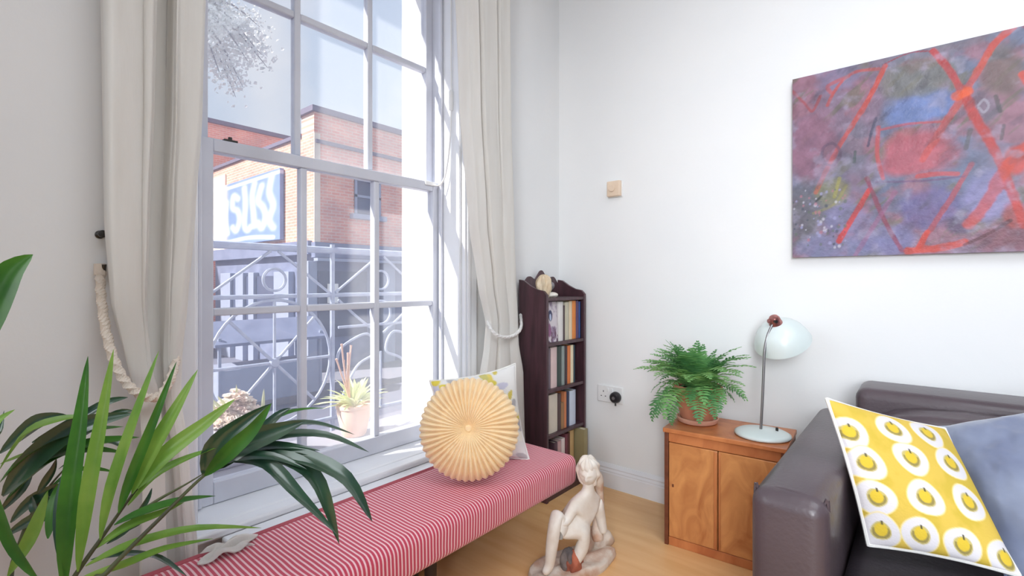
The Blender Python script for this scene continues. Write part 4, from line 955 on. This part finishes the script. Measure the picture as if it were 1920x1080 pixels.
# where each canvas point falls in the study drawing (drawing units, left 60 .. right 1057 at the picture's 0.24 m mark)
def draw_uv(x, z):
    # wall point -> drawing coordinates
    dx, dy, dz = x, PY, z - CAMH
    dep = dx * F.x + dy * F.y; rr = dx * R.x + dy * R.y
    u = CX + FPX * rr / dep; v = HY - FPX * dz / dep
    return u, v
def cpt(cx_, cy_):   # drawing (crop) coordinates -> wall metres
    p_ = ony(1460 + cx_ / 2.298, 30 + cy_ / 2.298, PY); return (p_.x, p_.z)
X, Y = gx, gz
n1 = fbm(X, Y, 5, 40, 5); n2 = fbm(X + 4, Y, 11, 50, 4); n3 = fbm((X + Y) * .8, (Y - X) * 3, 9, 60, 4); n4 = fbm(X, Y, 40, 70, 3)
C_ = np.ones(X.shape + (3,)) * np.array(srgb(138, 116, 138)[:3])
C_ = blend(C_, (112, 118, 146), sm(.42, .62, n1)); C_ = blend(C_, (158, 112, 128), sm(.5, .66, n2) * .8); C_ = blend(C_, (116, 112, 98), sm(.55, .72, n3) * .7)
def blob(c, cx_, cy_, rx, ry, col, a=.8):
    (x0, z0) = cpt(cx_, cy_); (x1, _) = cpt(cx_ + rx, cy_); (_, z1) = cpt(cx_, cy_ - ry)
    d = np.hypot((X - x0) / (x1 - x0), (Y - z0) / (z1 - z0)) + (n2 - .5) * .9
    return blend(c, col, (1 - sm(.65, 1.15, d)) * a)
for bdef in [(140, 560, 110, 160, (152, 108, 130), .85), (110, 860, 90, 150, (112, 112, 122), .8), (180, 1000, 170, 60, (128, 132, 170), .8), (300, 880, 110, 90, (138, 138, 182), .6), (620, 400, 150, 75, (112, 132, 186), .9), (600, 250, 190, 90, (122, 120, 112), .75),
             (260, 270, 120, 60, (132, 126, 158), .7), (600, 580, 175, 110, (182, 96, 110), .9), (960, 250, 120, 150, (112, 100, 92), .7), (900, 400, 90, 90, (124, 116, 136), .7), (700, 130, 300, 50, (124, 124, 140), .7), (1030, 620, 60, 70, (206, 76, 60), .8), (650, 830, 160, 110, (112, 102, 156), .75),
             (900, 800, 130, 110, (146, 142, 192), .8), (780, 900, 90, 50, (80, 70, 110), .7), (980, 960, 150, 80, (132, 84, 98), .85), (480, 960, 120, 70, (130, 128, 176), .7), (230, 760, 80, 60, (142, 140, 86), .6), (330, 560, 60, 120, (116, 116, 134), .6), (1010, 860, 60, 60, (176, 76, 66), .7)]:
    C_ = blob(C_, *bdef)
RED = (206, 76, 58); DR = (150, 62, 78)
S = [([(460, 215), (380, 370), (250, 580), (160, 760)], 10, RED, .9, .35), ([(390, 750), (260, 970)], 11, (208, 70, 66), .95, 0), ([(60, 325), (110, 375), (145, 410), (180, 345)], 6, (170, 84, 90), .8, 0), ([(210, 385), (250, 310), (320, 245), (430, 228)], 7, (196, 80, 70), .85, .2), ([(225, 330), (215, 300), (300, 260)], 9, (196, 84, 80), .6, 0),
     ([(460, 205), (560, 160), (660, 150)], 3, DR, .9, 0), ([(665, 150), (740, 240), (790, 330)], 12, (188, 66, 70), .95, 0), ([(1010, 50), (930, 120), (860, 235), (800, 335), (700, 490), (620, 620)], 13, RED, .95, .45), ([(800, 335), (850, 440), (920, 560), (975, 680), (1057, 900)], 14, (190, 66, 62), .95, 0), ([(770, 345), (815, 325)], 18, (232, 96, 50), .9, 0),
     ([(1100, 540), (1040, 590), (970, 670), (900, 800), (820, 900)], 20, RED, .9, .2), ([(830, 640), (720, 820), (610, 985)], 9, (176, 82, 92), .85, 0), ([(640, 930), (600, 1000)], 10, (210, 74, 60), .9, 0), ([(380, 700), (450, 870), (530, 1010)], 8, (146, 64, 88), .85, 0), ([(500, 760), (400, 920), (330, 1030)], 9, (156, 104, 140), .7, 0),
     ([(600, 690), (690, 680), (770, 680)], 10, (204, 78, 74), .8, 0), ([(430, 480), (425, 600), (450, 700)], 8, (196, 80, 84), .8, 0), ([(440, 490), (560, 465), (710, 455)], 5, (190, 84, 90), .8, 0), ([(420, 715), (620, 710), (800, 690)], 4, (110, 80, 120), .7, 0), ([(560, 1012), (700, 1000), (800, 975)], 14, (210, 76, 60), .9, 0), ([(800, 985), (900, 940), (1000, 880)], 6, (92, 52, 64), .8, 0),
     ([(420, 440), (400, 500), (385, 560)], 5, (66, 70, 96), .8, 0), ([(330, 585), (325, 630)], 6, (70, 86, 84), .8, 0), ([(935, 345), (955, 410)], 7, (64, 70, 66), .7, 0), ([(825, 490), (808, 570)], 7, (84, 84, 82), .7, 0), ([(970, 470), (960, 530)], 5, (80, 80, 84), .7, 0), ([(160, 800), (185, 775)], 4, (56, 60, 70), .8, 0), ([(240, 780), (262, 700)], 7, (168, 164, 84), .7, 0), ([(150, 850), (240, 810), (290, 730)], 6, (160, 156, 84), .5, 0),
     ([(860, 385), (885, 360), (905, 385), (885, 415), (862, 395)], 4, (176, 172, 186), .7, 0), ([(185, 600), (195, 565), (235, 550), (265, 590), (240, 640), (200, 635), (185, 600)], 6, (104, 78, 104), .8, 0), ([(1050, 250), (1200, 500), (1250, 900)], 14, RED, .85, 0), ([(1300, 150), (1150, 500)], 12, (190, 70, 70), .8, 0), ([(1057, 40), (1200, 100)], 8, DR, .8, 0)]
for (pts, w_, col, a, fade) in S:
    pw_ = [cpt(*q) for q in pts]; wm = w_ / 2.298 / FPX * 1.9 * .95
    d, t = dpoly(X, Y, spath2(pw_)); d = d * (1 + (n4 - .5) * .7); al = (1 - sm(wm * .7, wm * 1.25, d)) * a * (1 - fade * t) * (.55 + .8 * np.clip(n2, 0, .5))
    C_ = blend(C_, col, np.clip(al, 0, 1))
n5 = fbm((X + Y) * 1.2, (Y - X) * 3.2, 7, 95, 5); n6 = fbm(X * 1.0, Y * 1.0, 22, 99, 4)
C_ = blend(C_, (70, 66, 84), sm(.56, .78, n5) * .38); C_ = blend(C_, (176, 170, 196), sm(.58, .8, n6) * .4)
C_ = C_ * .80 * (.72 + .56 * n4)[..., None] * (.9 + .2 * fbm((X - Y) * .6, (X + Y) * 3, 14, 80, 3))[..., None]
rng2 = np.random.RandomState(8)
for i in range(90):       # speckled daubs lower left
    a, b = cpt(60 + rng2.rand() * 230, 740 + rng2.rand() * 260); r_ = rng2.uniform(.002, .006); col = [(190, 186, 200), (60, 70, 84), (170, 110, 126), (150, 150, 190), (90, 100, 90)][i % 5]
    C_ = blend(C_, col, (1 - sm(r_ * .6, r_ * 1.3, np.hypot(X - a, (Y - b) * .8))) * .7)
P_ = np.stack([X, np.full_like(X, PY), Y], -1)
ptg = empty('abstract_painting', ((pxl + pxr) / 2, PY, pz0), 'large abstract canvas of red strokes on mauve and blue over the sofa', 'painting')
color_panel('canvas', P_, np.clip(C_, 0, 1), (0, .03, 0), vcol_mat('oil_paint', .45, .5, 90), ptg)
MB().box((pxl + .02, PY + .0305, pz0 + .02), (pxr - .02, WY - .0005, pz1 - .02)).build('stretcher', M['wood'], ptg)

# ------------------------------------------------------------------ figurine on an oval base
SD = 1.80
fg0 = onz(1072, 1068, 0)
fig = empty('plaster_figurine', fg0, 'white plaster seated figurine on a stained oval base by the bench', 'statue')
def oval(s, q):
    a = 2 * math.pi * s; prof = [(0, 0), (1.0, 0), (1.03, .3), (1.0, .8), (.93, 1.0), (.5, 1.05), (0, 1.05)]
    k = q * (len(prof) - 1); i = min(int(k), len(prof) - 2); f = k - i; r, h = prof[i][0] + (prof[i + 1][0] - prof[i][0]) * f, prof[i][1] + (prof[i + 1][1] - prof[i][1]) * f
    rr = r * (1 + .05 * math.sin(3 * a + 1) + .03 * math.sin(7 * a)); u = rr * .185 * math.cos(a); v = rr * .085 * math.sin(a)
    e = Vector((.30, .95, 0)).normalized(); g = Vector((.95, -.30, 0)).normalized()
    return fg0 + e * u + g * v + Vector((0, 0, h * .034 * (1 + .15 * math.sin(5 * a) * (r > .3))))
MB().grid(oval, 64, 25, closed_u=True).build('oval_base', M['plaster_base'], fig, smooth=60)
joints = [  # u, v, depth, radius
    (1064, 1006, 1.78, .044),  # 0 pelvis
    (1078, 974, 1.79, .044),   # 1 waist
    (1096, 946, 1.80, .048),   # 2 chest
    (1104, 920, 1.80, .021),   # 3 neck
    (1103, 903, 1.797, .022),  # 4 head low
    (1103, 888, 1.80, .024),   # 5 head top
    (1044, 960, 1.73, .026),   # 6 left knee
    (1036, 1012, 1.71, .024),  # 7 left shin
    (1030, 1064, 1.70, .018),  # 8 left ankle
    (1018, 1080, 1.69, .014),  # 9 left toe
    (1120, 940, 1.83, .025),   # 10 right shoulder
    (1126, 970, 1.84, .020),   # 11 right elbow
    (1132, 1002, 1.83, .016),  # 12 right hand
    (1100, 1000, 1.76, .030),  # 13 right knee
    (1088, 1036, 1.75, .024),  # 14 right shin
    (1074, 1064, 1.74, .015),  # 15 right foot
    (1076, 950, 1.76, .022),   # 16 left shoulder
    (1062, 978, 1.74, .018),   # 17 left elbow
    (1050, 984, 1.72, .011),   # 18 left hand
    (1054, 996, 1.755, .034), # 19 left hip
]
ed = [(0, 1), (1, 2), (2, 3), (3, 4), (4, 5), (0, 19), (19, 6), (6, 7), (7, 8), (8, 9), (2, 10), (10, 11), (11, 12), (0, 13), (13, 14), (14, 15), (2, 16), (16, 17), (17, 18)]
off = Vector(fig.location); JP = [U(a, b, c) for a, b, c, r in joints]
for p_ in JP: p_.z = max(p_.z, .045)
me = bpy.data.meshes.new('figure'); me.from_pydata([tuple(p_ - off) for p_ in JP], ed, []); me.update()
fo_ = bpy.data.objects.new('figure', me); COL.objects.link(fo_); fo_.parent = fig; me.materials.append(M['plaster'])
sk_ = fo_.modifiers.new('Skin', 'SKIN'); sk_.use_smooth_shade = True
for i, (a, b, c, r) in enumerate(joints):
    v_ = me.skin_vertices[0].data[i]; v_.radius = (r, r); v_.use_root = (i == 0)
q = fo_.modifiers.new('Subdivision', 'SUBSURF'); q.levels = 2; q.render_levels = 2
# head with hair and a face, and the drapery down the back
hc = U(1103, 886, 1.80); fdir = Vector((.35, -.9, -.18)).normalized(); fs_ = fdir.cross(Z).normalized(); fup = fs_.cross(fdir)
def headf(s, q):
    a = 2 * math.pi * s; t = math.pi * q; r = math.sin(t); k = 1 - .18 * max(0, -math.cos(t)) if False else 1
    zz = -math.cos(t); jaw = 1 - .28 * max(0, -zz) ** 1.3
    d = fs_ * math.cos(a) * .036 * jaw + fdir * math.sin(a) * .042 * jaw
    p_ = hc + d * r + fup * zz * .052
    f = max(0, math.sin(a)) * r                                   # front of the head
    x = math.cos(a) * r
    p_ += fdir * f ** 6 * (.012 * math.exp(-(x / .16) ** 2) * math.exp(-((zz + .12) / .26) ** 2)           # nose
        + .005 * math.exp(-(x / .3) ** 2) * math.exp(-((zz + .52) / .09) ** 2)                              # mouth
        + .005 * math.exp(-((zz - .22) / .1) ** 2)                                                          # brow
        - .005 * (math.exp(-((abs(x) - .4) / .16) ** 2)) * math.exp(-((zz - .04) / .1) ** 2))               # eye hollows
    return p_
MB().grid(headf, 60, 40, closed_u=True).build('head', M['plaster'], fig, smooth=80)
def hair(s, q):
    a = 2 * math.pi * s; t = math.pi * q; r = math.sin(t); zz = -math.cos(t); f = math.sin(a) * r
    k = 1.10 + .06 * math.sin(11 * a + 5 * zz) + .05 * math.sin(9 * zz + 3 * a)
    if f > .25: k *= 1 - .22 * min(1, max(0, (.62 - zz)) * 3) * min(1, (f - .25) * 5)
    return hc + (fs_ * math.cos(a) * .038 * r + fdir * math.sin(a) * .041 * r) * k + fup * (zz * .052 * k + .006)
MB().grid(hair, 72, 40, closed_u=True).build('hair', M['plaster'], fig, smooth=80)
MB().tube(smooth_path([U(1116, 886, 1.815), U(1124, 915, 1.835), U(1122, 950, 1.85), U(1118, 985, 1.85), U(1122, 1015, 1.83)], 5), [.018 + .004 * math.sin(i * .8) for i in range(21)], 10).build('drapery', M['plaster_base'], fig, smooth=70)
# rocks under the seat: stained and pale ones, one dark to paint recess shade
def rock(c, r, m, n, seed):
    c = Vector(c)
    def fn(s, q):
        a = 2 * math.pi * s; t = math.pi * q; k = 1 + .22 * math.sin(3 * a + seed + 2 * q) + .15 * math.sin(5 * a - seed) * math.sin(4 * t)
        return c + Vector((r[0] * k * math.sin(t) * math.cos(a), r[1] * k * math.sin(t) * math.sin(a), r[2] * -math.cos(t)))
    MB().grid(fn, 30, 16, closed_u=True).build(n, m, fig, smooth=60)
c1 = onz(1066, 1050, .06); rock(c1, (.024, .03, .045), M['recess_dark'], 'recess_shade_rock', 1)
c2 = onz(1078, 1052, .05); rock(c2 + Vector((.005, -.01, 0)), (.026, .042, .046), M['rust'], 'rust_rock', 2)
c3 = onz(1104, 1012, .05); rock(c3, (.035, .05, .05), M['plaster_base'], 'pale_rock', 3)
c4 = onz(1130, 1012, .04); rock(c4, (.03, .05, .04), M['plaster_base'], 'pale_rock', 5)

# ------------------------------------------------------------------ foreground palm
pc = Vector((-.84, .10, 0))
palm = empty('palm_plant', pc, 'leafy green palm spreading over the lower left foreground', 'plant')
MB().lathe([(0, 0), (.10, 0), (.105, .01), (.135, .24), (.14, .25), (.14, .27), (.128, .27), (.122, .25), (0, .248)], 32, Matrix.Translation(pc)).build('pot', M['terracotta'], palm, smooth=50)
MB().lathe([(0, .253), (.06, .256), (.124, .25)], 24, Matrix.Translation(pc)).build('soil', M['soil'], palm)
crown = pc + Vector((0, 0, .26))
def leaflet(mb, pts, width, face, fold=.22, n=14):
    P = smooth_path(pts, max(3, n // (len(pts) - 1))); m = len(P) - 1; rows = []; face = Vector(face).normalized()
    for i, p_ in enumerate(P):
        t = i / m; tan = (P[min(i + 1, m)] - P[max(i - 1, 0)]).normalized(); side = tan.cross(face).normalized(); nn = side.cross(tan)
        w_ = width * (math.sin(math.pi * min(.5, .035 + t * 1.26)) if t < .37 else max(0.0, (1 - ((t - .37) / .63) ** 1.9)) )
        w_ = max(w_, .0006)
        rows += [p_ - side * w_ * .5 + nn * w_ * fold, p_ - side * w_ * .25 + nn * w_ * fold * .45, p_, p_ + side * w_ * .25 + nn * w_ * fold * .45, p_ + side * w_ * .5 + nn * w_ * fold]
    f = []
    for i in range(m):
        for k in range(4): a = i * 5 + k; f.append((a, a + 1, a + 6, a + 5))
    mb.add(rows, f)
def palm_frond(rachis, leaves, r0=.006):
    P = smooth_path(rachis, 8); m = len(P)
    fr_ = MB().tube(P, [r0 * (1 - .75 * i / (m - 1)) for i in range(m)], 8).build('frond', M['palm_stem'], palm, smooth=60)
    for (pts, wpx, mk, fc) in leaves:
        pts3 = [U(*p_) for p_ in pts]; dm = sum(p_[2] for p_ in pts) / len(pts); mb_ = MB(); leaflet(mb_, pts3, wpx / FPX * dm, fc)
        mb_.build('leaflet', M[mk], fr_, smooth=70)
    return fr_
CF = -F + Vector((0, 0, .25))
TOP = Vector((.25, -.35, 1)); LT = -F + R * .5 + Vector((0, 0, .3)); RT = -F - R * .5 + Vector((0, 0, .5))
# frond A: upright leaflets
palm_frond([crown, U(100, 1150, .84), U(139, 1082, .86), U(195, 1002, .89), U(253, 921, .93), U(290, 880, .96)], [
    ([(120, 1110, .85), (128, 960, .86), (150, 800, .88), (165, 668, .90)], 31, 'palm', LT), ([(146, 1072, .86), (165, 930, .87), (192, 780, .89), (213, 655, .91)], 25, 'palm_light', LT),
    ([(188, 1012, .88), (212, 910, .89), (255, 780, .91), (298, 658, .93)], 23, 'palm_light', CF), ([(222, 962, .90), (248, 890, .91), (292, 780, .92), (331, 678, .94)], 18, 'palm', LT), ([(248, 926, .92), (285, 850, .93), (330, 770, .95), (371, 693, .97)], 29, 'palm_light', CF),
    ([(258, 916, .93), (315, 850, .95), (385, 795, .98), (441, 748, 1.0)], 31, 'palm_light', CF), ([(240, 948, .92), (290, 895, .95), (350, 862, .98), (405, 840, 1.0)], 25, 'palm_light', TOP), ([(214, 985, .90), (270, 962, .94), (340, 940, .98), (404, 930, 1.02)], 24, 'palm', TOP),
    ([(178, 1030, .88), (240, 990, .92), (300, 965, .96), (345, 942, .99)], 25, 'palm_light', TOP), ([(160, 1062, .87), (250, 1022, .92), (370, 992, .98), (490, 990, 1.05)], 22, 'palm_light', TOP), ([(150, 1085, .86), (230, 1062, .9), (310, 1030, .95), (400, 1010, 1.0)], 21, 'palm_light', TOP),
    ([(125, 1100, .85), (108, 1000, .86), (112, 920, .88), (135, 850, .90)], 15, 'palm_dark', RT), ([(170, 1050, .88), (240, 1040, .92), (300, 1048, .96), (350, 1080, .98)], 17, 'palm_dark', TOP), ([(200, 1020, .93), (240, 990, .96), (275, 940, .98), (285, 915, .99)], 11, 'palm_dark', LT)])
# frond B: long stalk, arching dark fan over the bench
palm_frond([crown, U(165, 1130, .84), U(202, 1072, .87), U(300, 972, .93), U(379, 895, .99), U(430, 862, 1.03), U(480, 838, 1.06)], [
    ([(384, 892, .985), (432, 845, .98), (474, 805, .985), (509, 756, .99)], 30, 'palm', LT), ([(382, 893, 1.0), (402, 838, 1.0), (452, 795, 1.0), (508, 757, 1.0)], 34, 'palm_dark', LT), ([(400, 880, 1.02), (450, 850, 1.04), (520, 838, 1.07), (600, 845, 1.1)], 30, 'palm_dark', TOP), ([(430, 858, 1.03), (500, 845, 1.06), (580, 850, 1.09), (640, 880, 1.11)], 22, 'palm_dark', TOP), ([(410, 878, 1.01), (455, 835, 1.02), (515, 810, 1.05), (572, 790, 1.08)], 42, 'palm_dark', CF),  # second leaflet paints the shaded half of the first in dark green
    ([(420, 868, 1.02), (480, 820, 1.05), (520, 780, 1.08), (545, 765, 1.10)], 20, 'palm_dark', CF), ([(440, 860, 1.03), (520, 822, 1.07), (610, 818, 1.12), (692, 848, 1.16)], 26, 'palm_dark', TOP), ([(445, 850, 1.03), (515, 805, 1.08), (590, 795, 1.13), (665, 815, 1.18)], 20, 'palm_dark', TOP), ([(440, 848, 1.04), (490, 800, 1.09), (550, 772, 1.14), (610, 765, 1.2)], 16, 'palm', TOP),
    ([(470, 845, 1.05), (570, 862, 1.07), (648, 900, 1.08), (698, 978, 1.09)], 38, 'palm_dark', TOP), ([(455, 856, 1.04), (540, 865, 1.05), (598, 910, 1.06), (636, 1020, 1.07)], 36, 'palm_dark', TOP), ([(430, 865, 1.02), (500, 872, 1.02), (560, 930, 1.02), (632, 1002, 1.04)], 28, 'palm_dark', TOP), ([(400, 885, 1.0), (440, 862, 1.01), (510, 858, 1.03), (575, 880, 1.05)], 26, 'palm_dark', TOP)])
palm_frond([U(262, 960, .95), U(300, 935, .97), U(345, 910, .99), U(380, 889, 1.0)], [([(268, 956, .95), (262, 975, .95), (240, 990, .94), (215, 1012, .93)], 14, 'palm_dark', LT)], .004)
# frond C: behind, at the left, dark spreading leaflets
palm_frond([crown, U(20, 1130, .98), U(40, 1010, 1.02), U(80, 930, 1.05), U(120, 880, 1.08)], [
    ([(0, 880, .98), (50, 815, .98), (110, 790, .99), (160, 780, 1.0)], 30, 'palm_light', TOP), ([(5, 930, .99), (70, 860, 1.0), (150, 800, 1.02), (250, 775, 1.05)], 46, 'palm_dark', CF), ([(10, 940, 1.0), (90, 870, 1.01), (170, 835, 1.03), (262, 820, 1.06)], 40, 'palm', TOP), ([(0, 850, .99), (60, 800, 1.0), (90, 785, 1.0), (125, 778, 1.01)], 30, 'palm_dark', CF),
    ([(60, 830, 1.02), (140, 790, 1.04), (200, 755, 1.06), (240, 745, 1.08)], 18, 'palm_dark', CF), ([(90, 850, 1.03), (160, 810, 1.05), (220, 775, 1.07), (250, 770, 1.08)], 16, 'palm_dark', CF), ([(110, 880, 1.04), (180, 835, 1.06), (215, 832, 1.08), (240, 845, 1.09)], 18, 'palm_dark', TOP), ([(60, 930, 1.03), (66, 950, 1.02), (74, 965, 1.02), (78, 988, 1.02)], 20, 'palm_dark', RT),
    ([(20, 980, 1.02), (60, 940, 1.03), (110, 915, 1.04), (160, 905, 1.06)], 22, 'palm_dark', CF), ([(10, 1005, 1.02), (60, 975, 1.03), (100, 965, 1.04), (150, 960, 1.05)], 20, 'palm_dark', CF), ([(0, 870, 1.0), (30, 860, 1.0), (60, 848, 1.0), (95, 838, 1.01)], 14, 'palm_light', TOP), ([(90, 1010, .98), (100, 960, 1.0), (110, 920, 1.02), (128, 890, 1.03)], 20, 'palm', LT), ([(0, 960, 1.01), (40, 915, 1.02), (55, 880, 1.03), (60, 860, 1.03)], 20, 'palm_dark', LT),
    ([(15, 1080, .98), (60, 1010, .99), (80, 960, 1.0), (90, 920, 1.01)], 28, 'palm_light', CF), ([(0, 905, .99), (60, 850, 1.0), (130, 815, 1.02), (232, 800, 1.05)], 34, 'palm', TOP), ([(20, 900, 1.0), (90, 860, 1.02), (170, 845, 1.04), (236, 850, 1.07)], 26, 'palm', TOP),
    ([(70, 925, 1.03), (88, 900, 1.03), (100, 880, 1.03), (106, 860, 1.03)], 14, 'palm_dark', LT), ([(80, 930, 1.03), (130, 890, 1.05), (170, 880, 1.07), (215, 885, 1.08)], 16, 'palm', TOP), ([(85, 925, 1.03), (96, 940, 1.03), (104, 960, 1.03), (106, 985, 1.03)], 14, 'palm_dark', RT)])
# frond D: nearest, cut by the left edge of the frame
palm_frond([crown, crown + Vector((-.06, -.06, .25)), U(-60, 900, .80), U(-60, 760, .82)], [
    ([(-60, 700, .82), (-20, 590, .83), (20, 515, .84), (62, 477, .85)], 62, 'palm', LT), ([(-40, 860, .82), (-15, 810, .84), (5, 785, .86), (28, 768, .88)], 22, 'palm_light', CF), ([(-20, 880, .80), (8, 960, .80), (35, 1030, .80), (75, 1090, .80)], 44, 'palm', RT), ([(-50, 880, .82), (-20, 830, .86), (0, 815, .9), (8, 770, .92)], 20, 'palm_dark', CF)])
# pale magazine-like sheet lying on the bench end is the curtain hem gathered behind the palm: small folded cloth
hp = onz(408, 1014, BZ1)
cl_ = empty('folded_white_cloth', (hp.x, hp.y - .05, BZ1), 'crumpled pale cloth on the bench end behind the palm', 'cloth')
def cloth(s, q):
    a = (s - .5) * .06; b = (q - .5) * .11
    h = .006 + .010 * abs(math.sin(7 * s + 3 * q)) * (1 - (2 * s - 1) ** 4) + .006 * math.sin(11 * q + 4 * s)
    return Vector((BX0 + .045 + a, hp.y + b + .02 * math.sin(6 * s), BZ1 + .004 + max(.002, h * (1 - (2 * q - 1) ** 6))))
MB().grid(cloth, 40, 50).build('cloth', M['linen'], cl_, smooth=80, solid=.003)
